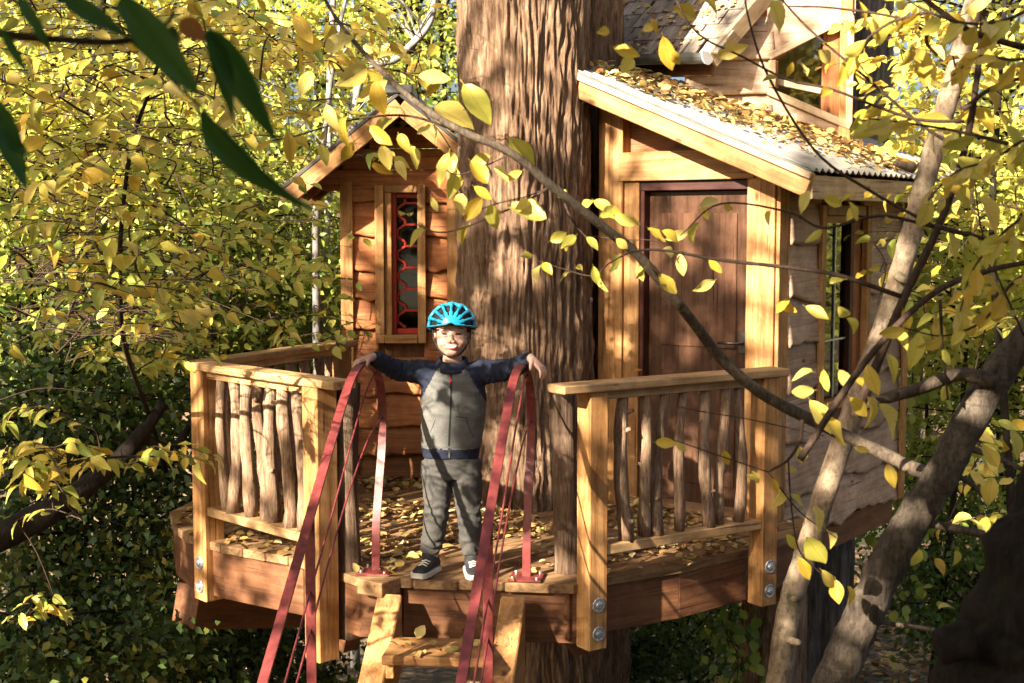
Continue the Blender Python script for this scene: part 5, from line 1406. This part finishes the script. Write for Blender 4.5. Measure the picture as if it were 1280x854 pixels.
# unseen trees left of and behind the camera, crowns shaped to dapple the sunlight
mid = np.array([.2, 6.9, .9])
SH = [[], [], [], []]  # leaf clumps added to the crowns so chosen spots fall in shade
for (px, py, Y, r_) in ((870, 400, 7.5, .20), (890, 350, 7.45, .08), (830, 370, 7.55, .09), (880, 290, 7.45, .05), (870, 470, 7.5, .2), (575, 500, 6.1, .10), (575, 545, 6.1, .09), (600, 470, 6.1, .05), (960, 570, 6.5, .12), (820, 745, 6.2, .16), (900, 720, 6.5, .14), (600, 760, 6.0, .14), (720, 300, 7.5, .14), (715, 450, 7.5, .16), (720, 150, 7.5, .12), (690, 380, 7.5, .1), (500, 300, 8.4, .06), (450, 480, 8.4, .08), (770, 600, 5.95, .05), (400, 720, 6.1, .12), (320, 740, 6.4, .08), (260, 650, 6.8, .08), (780, 350, 7.6, .06), (780, 450, 7.6, .06), (920, 215, 7.2, .06), (920, 100, 8.4, .2), (1000, 60, 8.4, .2), (940, 40, 8.4, .15), (1045, 130, 8.4, .14), (880, 110, 8.4, .12), (1000, 150, 8.4, .12), (930, 150, 8.1, .06)):
    t_ = aty(px, py, Y); e_ = t_ + SUNV * ((8.2 if (t_ - mid) @ _e1 > 0 else 8.8) / math.cos(SUN_EL)); SH[0 if (t_ - mid) @ _e1 > 0 else 1].append((e_, r_))
for k, (dd, off, dz, r, ncl, per, ls, mat, sd) in enumerate(((8.2, 1.4, 0.1, (1.9, 1.9, 1.9), 74, 90, .14, 'fol_ygreen', 9), (8.8, -1.4, -.1, (1.9, 1.9, 1.9), 74, 90, .14, 'fol_ygreen', 4), (7.0, -3.7, -1.1, (1.9, 1.9, 1.9), 110, 110, .13, 'fol_green', 6), (7.2, 2.9, -2.3, (1.7, 1.7, 1.5), 110, 110, .13, 'fol_green', 8))):
    p = mid + SUNV * (dd / math.cos(SUN_EL)) + _e1 * off + np.array([0, 0, dz])
    cloud_tree('shade_tree', ('unseen leafy yellow tree with its crown shaped to dapple the treehouse', 'unseen leafy green yellow tree with its crown shaped to dapple the cabin', 'unseen dense green tree added to shade the right foreground', 'unseen dense green tree added to shade the lower left shrubs')[k], p, r, ncl, per, ls, mat, .1, .8, 500 + sd, trunk=.13, sig=.20, extra=SH[k])

# the rest of the wood round the clearing, behind the viewpoint
for k, (x_, y_, z_, r_) in enumerate(((3.5, -6.0, 3.0, 2.4), (0.5, -7.0, 3.6, 2.8), (-6.5, -6.5, 4.0, 2.8), (-4.0, -2.8, 1.6, 1.5), (2.6, -2.2, 1.4, 1.3))):
    cloud_tree('clearing_tree', ('broad yellow tree behind the viewpoint on the right', 'broad yellow green tree straight behind the viewpoint', 'tall yellow green tree far behind the viewpoint on the sunny side', 'leafy bush behind the viewpoint on the sunny side', 'leafy bush just behind the viewpoint on the right')[k],
               (x_, y_, z_), (r_, r_, r_ * .9), 70, 60, .30, 'fol_ygreen', .2, 1.0, 700 + k, trunk=.12, sig=.2)

# ================================================================== FALLEN LEAVES
def litter(name, label, P, Nn, size, tint, seed):
    g = np.random.default_rng(seed); n = len(P)
    D = g.normal(0, 1, (n, 3)); D[:, 2] *= .25
    me = cloud_mesh(name, P, D, Nn + g.normal(0, .28, (n, 3)), size, tint, T_MID, 1.25)
    tag(obj(name, me, M['litter']), label, 'leaves', kind='stuff')
g = np.random.default_rng(5)
def inside(x, y, poly):
    r = np.zeros(len(x), bool); j = len(poly) - 1
    for i in range(len(poly)):
        a, b = poly[i], poly[j]
        c = ((a[1] > y) != (b[1] > y)) & (x < (b[0] - a[0]) * (y - a[1]) / (b[1] - a[1] + 1e-12) + a[0]); r ^= c; j = i
    return r
n = 9000
x = g.uniform(-1.8, 1.7, n); y = g.uniform(5.9, 9, n)
dn = fbm(np.stack([x * 1.6, y * 1.6, x * 0], -1), 3)
ok = inside(x, y, outline) & (g.random(n) < np.interp(y, [5.9, 6.3, 6.8, 8.5], [.08, .22, .7, .95])) & (dn > -.45 + .4 * g.random(n)) & (np.hypot(x - tx, y - ty) > .42)
cl = (np.stack([x, y], -1) - V2(Cc)) ; ok &= ~((cl @ ca[:2] < .98) & (cl @ ca[:2] > 0) & (cl @ cb[:2] > -.02))
x, y = x[ok], y[ok]
P = np.stack([x, y, .008 + .014 * g.random(len(x))], -1)
litter('fallen_leaves', 'dry yellow and brown fallen leaves strewn over the deck planks', P, np.array([[0, 0, 1.]] * len(x)), g.uniform(.018, .078, len(x)) * g.uniform(.7, 1.1, len(x)), np.clip(g.normal(.48, .33, len(x)), 0, 1), 1)
n = 5200
s = g.uniform(S0, SU, n); t = g.uniform(T0 + .05, TU - .1, n)
yw = np.array([cab(a, b, 0)[1] for a, b in zip(s, t)]); dist = UY - yw
ok = (dist > .0) & (g.random(n) < np.interp(dist, [0, .5, 1.0, 1.4], [1, .8, .22, .03])) & (t > T0 + .12)
s, t = s[ok], t[ok]
P = np.array([cab(a, b, roofz(a) + .038 + .03 * g.random()) for a, b in zip(s, t)])
rnv = unit(np.cross(ca + np.array([0, 0, SLOPE]), cb)); rnv = rnv if rnv[2] > 0 else -rnv
litter('roof_leaves', 'drift of dry golden leaves lying on the tin porch roof', P, np.array([rnv] * len(P)), g.uniform(.02, .07, len(P)), np.clip(g.normal(.55, .30, len(P)), 0, 1), 2)
P = []
for k in range(420):
    u_, v_ = g.uniform(0, 1.0), g.uniform(0, 1.3)
    P.append(E1 + er * u_ + up_ * v_ + rn * (.03 + .012 * g.random()))
litter('shingle_leaves', 'scattered dry leaves and needles on the upper shingled roof', np.array(P), np.array([rn] * len(P)), g.uniform(.02, .05, len(P)), np.clip(g.normal(.4, .25, len(P)), 0, 1), 3)
P = []
for k in range(3):
    q = .14 + (k + 1) * .238 - .1
    for j in range(14):
        u_ = g.uniform(.1, .9); p = (sL * (1 - u_) + sR * u_) + HD * (q + g.uniform(-.11, .12)); p[2] = -.2 * (k + 1) + .008 + .01 * g.random(); P.append(p)
for j in range(10):
    q = atz(g.uniform(440, 500), g.uniform(700, 722), .012); P.append(q)
litter('stair_leaves', 'few yellow leaves lying on the stair treads', np.array(P), np.array([[0, 0, 1.]] * len(P)), g.uniform(.035, .07, len(P)), np.clip(g.normal(.6, .15, len(P)), 0, 1), 4)
n = 2600; x = g.uniform(1.5, 6.0, n); y = g.uniform(9.5, 15, n)
P = np.stack([x, y, ground_z(x, y) + .03], -1)
litter('ground_leaves', 'brown leaf litter on the forest floor behind the leaning trunk', P, np.array([[0, 0, 1.]] * n), g.uniform(.05, .11, n), np.clip(g.normal(.25, .25, n), 0, 1), 6)
rl2 = thing('rail_leaf', atz(800, 462, RAILZ), 'single curled tan leaf lying on the right top rail', 'leaf')
add_leaf(rl2, 'leaf_rust', atz(792, 464, RAILZ + .012), np.array([1, .3, .25]), np.array([0, -.5, 1]), .045)

# ================================================================== THE CHILD
from mathutils.bvhtree import BVHTree
BO = atz(563, 717, 0.004)
MS = {}
def skinmat():
    m, t, b = new_mat('skin')
    v, src = coords(t, (1, 1, 1), False)
    n = N(t, 'ShaderNodeTexNoise', Scale=22.0, Detail=3.0); t.links.new(v, n.inputs['Vector'])
    t.links.new(ramp(t, n.outputs[0], [(.3, (.43, .245, .175)), (.7, (.50, .30, .22))]), b.inputs['Base Color'])
    b.inputs['Roughness'].default_value = .5
    b.inputs['Subsurface Weight'].default_value = .12; b.inputs['Subsurface Radius'].default_value = (.012, .005, .003); b.inputs['Subsurface Scale'].default_value = 1
    return m
SKIN = skinmat()
GREYF = plain('grey_fleece', (.13, .128, .12), .95, 0, .18, 160, .15, .35, 300)
NAVY = plain('navy_jersey', (.020, .024, .042), .9, 0, .25, 120, .2, .25, 300)
TROUS = plain('charcoal_trousers', (.068, .065, .060), .9, 0, .18, 60, .2, .2, 200)
HAIR = plain('brown_hair', (.045, .024, .014), .6, 0, .35, 60, .3, .5, 120)
TEAL = plain('teal_helmet', (.012, .24, .38), .28, 0, .08, 10, .5)
FOAM = plain('black_foam', (.012, .013, .015), .7, 0, .2, 30)
LIPM = plain('lips', (.26, .055, .045), .5, 0, .1, 30)
TEETH = plain('teeth', (.75, .70, .60), .35, 0, .05, 30)
EYEM = plain('eye_dark', (.02, .012, .010), .3, 0, .1, 30)
SHOE = plain('black_shoe', (.022, .022, .023), .7, 0, .4, 40, .3, .3, 120)
SOLE = plain('white_sole', (.50, .48, .43), .7, 0, .15, 30)
REDP = plain('red_zip_pull', (.50, .02, .03), .5, 0, .1, 30)
def remesh(mb, name, voxel, it, wr=None, fac=.5):
    me = mb.mesh(name); o = bpy.data.objects.new('tmp', me); COL.objects.link(o)
    r = o.modifiers.new('r', 'REMESH'); r.mode = 'VOXEL'; r.voxel_size = voxel
    if it:
        s = o.modifiers.new('s', 'SMOOTH'); s.iterations = it; s.factor = fac
    bpy.context.view_layer.update()
    dg = bpy.context.evaluated_depsgraph_get()
    m2 = bpy.data.meshes.new_from_object(o.evaluated_get(dg))
    bpy.data.objects.remove(o); bpy.data.meshes.remove(me)
    m2.name = name
    m2.polygons.foreach_set('use_smooth', np.ones(len(m2.polygons), bool))
    if wr is not None:
        co = np.zeros(len(m2.vertices) * 3); m2.vertices.foreach_get('co', co); co = co.reshape(-1, 3)
        no = np.zeros(len(m2.vertices) * 3); m2.vertices.foreach_get('normal', no); no = no.reshape(-1, 3)
        co += no * wr(co)[:, None]; m2.vertices.foreach_set('co', co.ravel())
    m2.update()
    return m2
def ell(cx, cy, z, rx, ry, n=28, p=2.3):
    t = np.linspace(0, 2 * math.pi, n, endpoint=False); c, s = np.cos(t), np.sin(t)
    return np.stack([cx + rx * np.sign(c) * np.abs(c) ** (2 / p), cy + ry * np.sign(s) * np.abs(s) ** (2 / p), z + 0 * t], -1)
boy = thing('person', BO, 'child in teal cycle helmet, grey and navy zip jacket, arms spread on the red handrails', 'person')
PB = Matrix.Translation(Vector(BO))
A_ = lambda *p: np.array(p, float)
SHL, ELL, WRL = A_(-.125, .03, .925), A_(-.235, .02, .935), A_(-.338, -.115, 1.008)
SHR, ELR, WRR = A_(.150, .03, .925), A_(.268, -.05, .945), A_(.366, -.195, 1.008)
HC = A_(.012, .0, 1.105)
HT = A_(.0, 0, 0)
bm_ = MB()
# head: skull, face, jaw, cheeks, nose, brow, ears, neck
bm_.ellipsoid(HC + A_(0, .012, .020), (.077, .090, .088))
bm_.ellipsoid(HC + A_(0, -.018, -.030), (.069, .070, .074))
bm_.ellipsoid(HC + A_(0, -.045, -.078), (.034, .034, .026))
for s in (-1, 1):
    bm_.ellipsoid(HC + A_(.034 * s, -.052, -.036), (.028, .028, .028))
    bm_.ellipsoid(HC + A_(.079 * s, .012, -.014), (.009, .019, .027))
    bm_.ellipsoid(HC + A_(.028 * s, -.066, .016), (.028, .018, .014))
bm_.tube([HC + A_(0, -.076, .004), HC + A_(0, -.090, -.018), HC + A_(0, -.098, -.026)], [.007, .009, .0105], 12)
for s in (-1, 1): bm_.ellipsoid(HC + A_(.010 * s, -.092, -.030), (.0085, .010, .007))
bm_.ellipsoid(HC + A_(0, -.068, -.052), (.034, .020, .020))
bm_.tube([A_(.012, .02, .93), A_(.012, .012, 1.0), HC + A_(0, .015, -.03)], [.052, .042, .045], 16)
# trunk and limbs under the clothes
bm_.loft([ell(.0, .03, .50, .10, .07), ell(.0, .03, .60, .105, .075), ell(.012, .03, .78, .115, .08), ell(.012, .03, .90, .11, .07), ell(.012, .025, .95, .06, .05)])
for a, b, c in ((SHL, ELL, WRL), (SHR, ELR, WRR)):
    bm_.tube(resample([a + (A_(.03, 0, 0) if a[0] < 0 else A_(-.03, 0, 0)), a, b, c], 14), np.interp(np.linspace(0, 1, 14), [0, .3, .65, 1], [.04, .036, .029, .021]), 12)
LEGS = ((A_(-.062, .03, .52), A_(-.062, -.004, .29), A_(-.092, .02, .06)), (A_(.072, .03, .52), A_(.086, -.006, .29), A_(.100, .0, .06)))
for a, b, c in LEGS: bm_.tube(resample([a, b, c], 14), np.interp(np.linspace(0, 1, 14), [0, .5, 1], [.062, .046, .032]), 12)
def hand(w, f, n, thumb, curls, sz=1.0):
    """palm and five fingers: f along the palm, n palm side, thumb = +1/-1 side of the lateral"""
    f = unit(f); n = unit(n - f * np.dot(n, f)); l = np.cross(f, n)
    pw, pl_ = .029 * sz, .060 * sz
    rings = []
    for u, wd, tk in ((-.3, .019, .016), (0, .020, .015), (.35, .027, .0135), (.75, .0295, .012), (1.0, .028, .0105)):
        c = w + f * pl_ * u + n * .003 * u
        t = np.linspace(0, 2 * math.pi, 16, endpoint=False)
        rings.append([c + l * wd * sz * math.cos(q) + n * tk * sz * math.sin(q) for q in t])
    bm_.loft(np.array(rings))
    for k, (off, ln) in enumerate(((-.0225, .88), (-.0075, 1.0), (.0075, .95), (.0225, .76))):
        o = off * (-thumb)
        p = w + f * pl_ * .92 + l * o * sz; d = unit(f + l * o * 5.5); P = [p - d * .012]
        P.append(p); ang = 0
        for seg, cv in zip((.024, .017, .014), curls):
            ang += cv + .06 * k
            dd = unit(d * math.cos(ang) + n * math.sin(ang)); p = p + dd * seg * ln * sz; P.append(p)
        bm_.tube(resample(P, 14), np.interp(np.linspace(0, 1, 14), [0, .3, .9, 1], [.0073, .0070, .0056, .0036]) * sz, 10)
    p = w + f * pl_ * .22 + l * thumb * .022 * sz; d = unit(f * .75 + l * thumb * .75 + n * .25)
    bm_.tube(resample([p - d * .01, p + d * .020, p + d * .036 + n * .004, p + unit(d + n * .5 + f * .3) * .050], 12), np.interp(np.linspace(0, 1, 12), [0, .3, .9, 1], [.0105, .0092, .0066, .004]) * sz, 10)
hand(WRL + A_(-.004, -.006, 0), A_(-.80, -.42, -.22), A_(-.15, -.1, -1), 1, (.45, .55, .35), 1.08)
hand(WRR + A_(.004, -.006, 0), A_(.62, -.45, -.55), A_(-.3, .1, -1), -1, (.35, .45, .3), 1.08)
bme = remesh(bm_, 'body', .0034, 5)
# smile line and eye sockets pressed into the face
co = np.zeros(len(bme.vertices) * 3); bme.vertices.foreach_get('co', co); co = co.reshape(-1, 3)
q = co - HC
fr = (q[:, 1] < -.03) & (np.abs(q[:, 2]) < .1)
for s in (-1, 1):
    co[:, 1] += .006 * np.exp(-(((q[:, 0] - .030 * s) / .017) ** 2 + ((q[:, 2] - .000) / .009) ** 2)) * fr
sm_ = np.exp(-(((q[:, 2] + .052 + .010 - q[:, 0] ** 2 * 14) / .004) ** 2)) * (np.abs(q[:, 0]) < .031) * fr
co[:, 1] += .004 * sm_
bme.vertices.foreach_set('co', co.ravel()); bme.update()
body = obj('body', bme, SKIN, boy, PB)
bv = BVHTree.FromPolygons([tuple(v) for v in co], [tuple(p.vertices) for p in bme.polygons])
def fronty(bvh, x, z, off=.001):
    h = bvh.ray_cast(Vector((x, -1, z)), Vector((0, 1, 0)))
    return (h[0].y if h[0] else -.08) - off
def strip(name, mat, par, pts, w, bvh, off, taper=True, th=.002):
    """flat ribbon lying on a surface seen from the front; pts (x,z), w half height"""
    n = len(pts); V = []
    for i, (x, z) in enumerate(pts):
        hw = w * (math.sin(math.pi * (i + .15) / (n - .7)) if taper else 1)
        t = unit(np.array(pts[min(n - 1, i + 1)]) - np.array(pts[max(0, i - 1)])); nn = np.array([-t[1], t[0]])
        a = np.array([x, z]) + nn * hw; b = np.array([x, z]) - nn * hw
        y = fronty(bvh, x, z, off)
        V += [[a[0], y, a[1]], [b[0], y, b[1]], [b[0], y + th * 2, b[1]], [a[0], y + th * 2, a[1]]]
    Fc = []
    for i in range(n - 1):
        for k in range(4):
            Fc.append([i * 4 + k, i * 4 + (k + 1) % 4, i * 4 + 4 + (k + 1) % 4, i * 4 + 4 + k])
    Fc += [[0, 1, 2, 3], [4 * n - 1, 4 * n - 2, 4 * n - 3, 4 * n - 4]]
    me = bpy.data.meshes.new(name); me.from_pydata(V, [], Fc); me.update()
    return obj(name, me, mat, par, PB)
hx, hz_ = HC[0], HC[2]
for s in (-1, 1):
    xs = np.linspace(-.0135, .0135, 11)
    strip('eye', EYEM, body, [(hx + .030 * s + x, hz_ + .0005 + .0030 - x * x * 20) for x in xs], .0046, bv, .0030)
    strip('eyebrow', HAIR, body, [(hx + .031 * s + x, hz_ + .0185 - x * x * 12 + .05 * x * -s) for x in np.linspace(-.017, .017, 11)], .0042, bv, .0018)
mouth = [(hx + x, hz_ - .0575 + x * x * 11) for x in np.linspace(-.032, .032, 15)]
strip('mouth', LIPM, body, [(x, z + .0005) for x, z in mouth], .0088, bv, .0014)
strip('teeth', TEETH, body, [(hx + x, hz_ - .0555 + x * x * 10) for x in np.linspace(-.026, .026, 13)], .0034, bv, .0030)
# hair below the helmet rim
mb = MB(); mb.ellipsoid(HC + A_(0, .016, .022), (.083, .093, .094), nu=48, nv=36)
me = mb.mesh('hair'); bmh = bmesh.new(); bmh.from_mesh(me)
kill = [v for v in bmh.verts if (v.co.z < HC[2] + .034 - .010 * math.sin((v.co.x - HC[0]) * 160) and v.co.y < HC[1] - .035) or v.co.z < HC[2] - .035 or (v.co.z < HC[2] + .004 and v.co.y < HC[1] + .0)]
bmesh.ops.delete(bmh, geom=kill, context='VERTS')
for v in bmh.verts:
    v.co += v.normal * .004 * mnoise.noise(Vector((v.co.x * 90, v.co.y * 90, v.co.z * 25)))
bmh.to_mesh(me); bmh.free()
ho = obj('hair', me, HAIR, boy, PB); ho.modifiers.new('t', 'SOLIDIFY').thickness = -.006
# jacket
jm = MB()
jm.loft([ell(.004, .03, .535, .128, .092), ell(.004, .03, .56, .130, .094), ell(.005, .03, .585, .138, .10), ell(.010, .03, .66, .143, .103), ell(.016, .03, .75, .148, .105), ell(.016, .03, .83, .150, .105), ell(.014, .03, .89, .142, .098), ell(.013, .03, .93, .115, .085), ell(.012, .028, .962, .075, .070), ell(.012, .024, .975, .062, .062)])
for a, b, c in ((SHL, ELL, WRL), (SHR, ELR, WRR)):
    ins = A_(.05, 0, -.03) if a[0] < 0 else A_(-.05, 0, -.03)
    cuff = c + unit(b - c) * .012
    jm.tube(resample([a + ins, a, b, cuff], 22), np.interp(np.linspace(0, 1, 22), [0, .25, .6, .9, .93, 1], [.075, .062, .050, .040, .035, .034]), 18)
def jw(co):
    arm = (np.abs(co[:, 0] - .012) > .15)
    f = .0035 * fbm(co * np.array([14, 14, 22]) + 3, 3)
    # folds across the sleeves and at the armpits
    fold = .004 * np.sin(co[:, 0] * 190 + 9 * pnoise(co * 16)) * arm * np.clip(1 - np.abs(np.abs(co[:, 0]) - .23) / .12, 0, 1)
    fold2 = .004 * np.sin((co[:, 2] + np.abs(co[:, 0]) * .9) * 95 + 6 * pnoise(co * 9)) * np.exp(-(((np.abs(co[:, 0] - .012) - .12) / .05) ** 2 + ((co[:, 2] - .80) / .06) ** 2))
    hem = -.004 * np.exp(-((co[:, 2] - .587) / .006) ** 2) * ~arm
    rag = -.003 * np.exp(-((np.abs(co[:, 0] - .012) - (.05 + (.975 - co[:, 2]) * .55)) / .004) ** 2) * (co[:, 2] > .82)
    return f + fold + fold2 + hem + rag
jme = remesh(jm, 'jacket', .0058, 4, jw)
jme.materials.append(GREYF); jme.materials.append(NAVY)
cen = np.zeros(len(jme.polygons) * 3); jme.polygons.foreach_get('center', cen); cen = cen.reshape(-1, 3)
ax_ = np.abs(cen[:, 0] - .012)
nav = (ax_ > .05 + (.975 - cen[:, 2]) * .55) & (cen[:, 2] > .80) | (ax_ > .163) | (cen[:, 2] < .586)
jme.polygons.foreach_set('material_index', nav.astype(np.int32))
jacket = obj('jacket', jme, None, boy, PB)
jc = np.zeros(len(jme.vertices) * 3); jme.vertices.foreach_get('co', jc); jc = jc.reshape(-1, 3)
jb = BVHTree.FromPolygons([tuple(v) for v in jc], [tuple(p.vertices) for p in jme.polygons])
strip('zip', FOAM, jacket, [(.004 + .006 * math.sin(z * 9), z) for z in np.linspace(.54, .955, 26)], .0045, jb, .001, False)
strip('zip_pull', REDP, jacket, [(.006, z) for z in np.linspace(.885, .915, 6)], .006, jb, .004)
strip('zip_pull', M['steel'], jacket, [(.0, z) for z in np.linspace(.548, .575, 5)], .004, jb, .004)
strip('pocket_seam', NAVY, jacket, [(.030 + .045 * t, .735 - .004 * t) for t in np.linspace(0, 1, 8)] + [(.078 + .030 * t, .730 - .09 * t ** .7) for t in np.linspace(0.05, 1, 12)], .0016, jb, .0004, False)
strip('pocket_seam', NAVY, jacket, [(-.060 - .035 * t, .735 - .09 * t ** .7) for t in np.linspace(0.05, 1, 12)], .0016, jb, .0004, False)
for w_, e_ in ((WRL, ELL), (WRR, ELR)):
    d = unit(e_ - w_); mb = MB()
    mb.tube([w_ + d * .004, w_ + d * .012, w_ + d * .030, w_ + d * .036], [.026, .031, .033, .030], 18)
    obj('cuff', mb.mesh('cuff'), NAVY, jacket, PB)
mb = MB(); t_ = np.linspace(0, 2 * math.pi, 40)
for k in range(1):
    pass
cr = []
for z, r1, r2 in ((.948, .088, .082), (.962, .077, .078), (.984, .069, .073), (.996, .064, .069), (.994, .058, .063), (.97, .056, .06), (.940, .07, .07)):
    cr.append([A_(.012 + r1 * math.cos(q), .018 + r2 * math.sin(q), z - .016 * max(0, -math.sin(q)) * 1.4) for q in np.linspace(0, 2 * math.pi, 30, endpoint=False)])
mb.loft(np.array(cr)); obj('collar', mb.mesh('collar'), NAVY, jacket, PB)
# trousers
tm = MB()
tm.loft([ell(.004, .03, .585, .112, .082), ell(.004, .03, .55, .118, .088), ell(.004, .03, .48, .128, .088), ell(.004, .03, .44, .118, .080)])
for a, b, c in LEGS:
    c2 = c + A_(0, 0, .035)
    tm.tube(resample([a, b, c2], 22), np.interp(np.linspace(0, 1, 22), [0, .25, .5, .8, .93, 1], [.072, .068, .057, .053, .050, .043]), 18)
def tw_(co):
    k = np.exp(-((co[:, 2] - .29) / .06) ** 2) + 1.2 * np.exp(-((co[:, 2] - .13) / .05) ** 2) + .6 * np.exp(-((co[:, 2] - .46) / .05) ** 2)
    return .003 * fbm(co * np.array([13, 13, 20]) + 8, 3) + .0045 * k * np.sin(co[:, 2] * 150 + co[:, 0] * 50 + 7 * pnoise(co * 11))
tro = obj('trousers', remesh(tm, 'trousers', .0058, 4, tw_), TROUS, boy, PB)
# shoes
for side, (ank, ang) in enumerate(((A_(-.095, .015, 0), math.radians(-24)), (A_(.100, -.005, 0), math.radians(10)))):
    d = A_(math.sin(ang), -math.cos(ang), 0); l = A_(math.cos(ang), math.sin(ang), 0)
    prof = [(-.062, .026, .050), (-.045, .032, .075), (-.010, .034, .080), (.030, .036, .066), (.070, .040, .048), (.105, .038, .038), (.125, .024, .026)]
    rings = []
    for u, wd, h in prof:
        tt = np.linspace(0, 2 * math.pi, 18, endpoint=False)
        rings.append([ank + d * u + l * wd * np.sign(math.cos(q)) * abs(math.cos(q)) ** .8 + A_(0, 0, .020 + (h - .020) / 2 + (h - .020) / 2 * math.sin(q)) for q in tt])
    mb = MB(); mb.loft(np.array(rings)); mb.tube([ank + A_(0, 0, .05), ank + A_(0, .0, .095)], [.038, .036], 16)
    sh = obj('shoe', remesh(mb, 'shoe', .005, 3), SHOE, boy, PB)
    outl = []
    for u, wd, h in prof: outl.append((u, wd + .004))
    pts = [ank + d * (u * 1.03) + l * wd for u, wd in outl] + [ank + d * (u * 1.03) - l * wd for u, wd in outl[::-1]]
    me = prism_mesh([(p[0], p[1]) for p in pts], .0, .026, .004)
    obj('sole', me, SOLE, sh, PB)
    for j in range(4):
        u = .02 + j * .016; z = .072 - j * .006
        mb = MB(); mb.tube([ank + d * u - l * .022 + A_(0, 0, z - .006), ank + d * u + A_(0, 0, z + .002), ank + d * u + l * .022 + A_(0, 0, z - .006)], .0035, 6)
        obj('lace', mb.mesh('lace'), SOLE, sh, PB)
# helmet: ribs running from the brow to the back with open vents between them
def helmet():
    hc = HC + A_(0, .012, .030); RX, RY, RZ = .116, .142, .112
    nphi, npsi = 44, 30
    ph = np.radians(np.linspace(-104, 104, nphi + 1)); ps = np.radians(np.linspace(8, 168, npsi + 1))
    V = {}; bmx = bmesh.new()
    def pt(i, j):
        if (i, j) not in V:
            f, s = ph[i], ps[j]
            rib = 1 + .012 * math.cos(f * 11.5)
            x = RX * math.sin(s) * math.sin(f) * rib; y = -RY * math.cos(s); z = RZ * math.sin(s) * math.cos(f) * rib
            V[(i, j)] = bmx.verts.new((x, y, z))
        return V[(i, j)]
    for i in range(nphi):
        for j in range(npsi):
            f = (ph[i] + ph[i + 1]) / 2; s = (ps[j] + ps[j + 1]) / 2
            z = RZ * math.sin(s) * math.cos(f); y = -RY * math.cos(s)
            lim = -.012 + .10 * max(0, (-y - .06)) * 1.2 - .10 * max(0, (y - .04))
            if z < lim: continue
            k = (i - 2) % 5
            vent = False
            band = math.degrees(s)
            if k in (1, 2, 3) and 2 < i < nphi - 2:
                if 26 < band < 68 or 78 < band < 116 or 124 < band < 150:
                    vent = not (k in (1, 3) and band < 34)
            if vent: continue
            bmx.faces.new((pt(i, j), pt(i, j + 1), pt(i + 1, j + 1), pt(i + 1, j)))
    # the front and rear caps
    for j0 in (0, npsi):
        vs = [V[(i, j0)] for i in range(nphi + 1) if (i, j0) in V]
        if len(vs) > 3:
            c = bmx.verts.new((0, -RY if j0 == 0 else RY, 0.02))
            for a, b in zip(vs[:-1], vs[1:]): bmx.faces.new((c, a, b) if j0 == 0 else (c, b, a))
    bmesh.ops.recalc_face_normals(bmx, faces=bmx.faces)
    me = bpy.data.meshes.new('helmet'); bmx.to_mesh(me); bmx.free()
    me.polygons.foreach_set('use_smooth', np.ones(len(me.polygons), bool))
    Mh = PB @ Matrix.Translation(Vector(hc)) @ Matrix.Rotation(math.radians(-7), 4, 'X')
    o = obj('helmet', me, TEAL, boy, Mh)
    so_ = o.modifiers.new('shell', 'SOLIDIFY'); so_.thickness = .016; so_.offset = -1
    sb = o.modifiers.new('round', 'SUBSURF'); sb.levels = sb.render_levels = 1
    mb = MB(); mb.ellipsoid((0, 0, 0), (RX - .020, RY - .022, RZ - .018), nu=36, nv=24)
    bmx = bmesh.new(); m3 = mb.mesh('liner'); bmx.from_mesh(m3)
    bmesh.ops.delete(bmx, geom=[v for v in bmx.verts if v.co.z < .000], context='VERTS'); bmx.to_mesh(m3); bmx.free()
    li = obj('liner', m3, FOAM, o, Mh); li.modifiers.new('t', 'SOLIDIFY').thickness = -.004
    for s in (-1, 1):
        mb = MB(); mb.tube(resample([HC + A_(.086 * s, -.025, .025), HC + A_(.078 * s, -.03, -.03), HC + A_(.045 * s, -.045, -.085), HC + A_(.004 * s, -.05, -.103)], 16), .0035, 6)
        obj('strap', mb.mesh('strap'), FOAM, o, PB)
helmet()
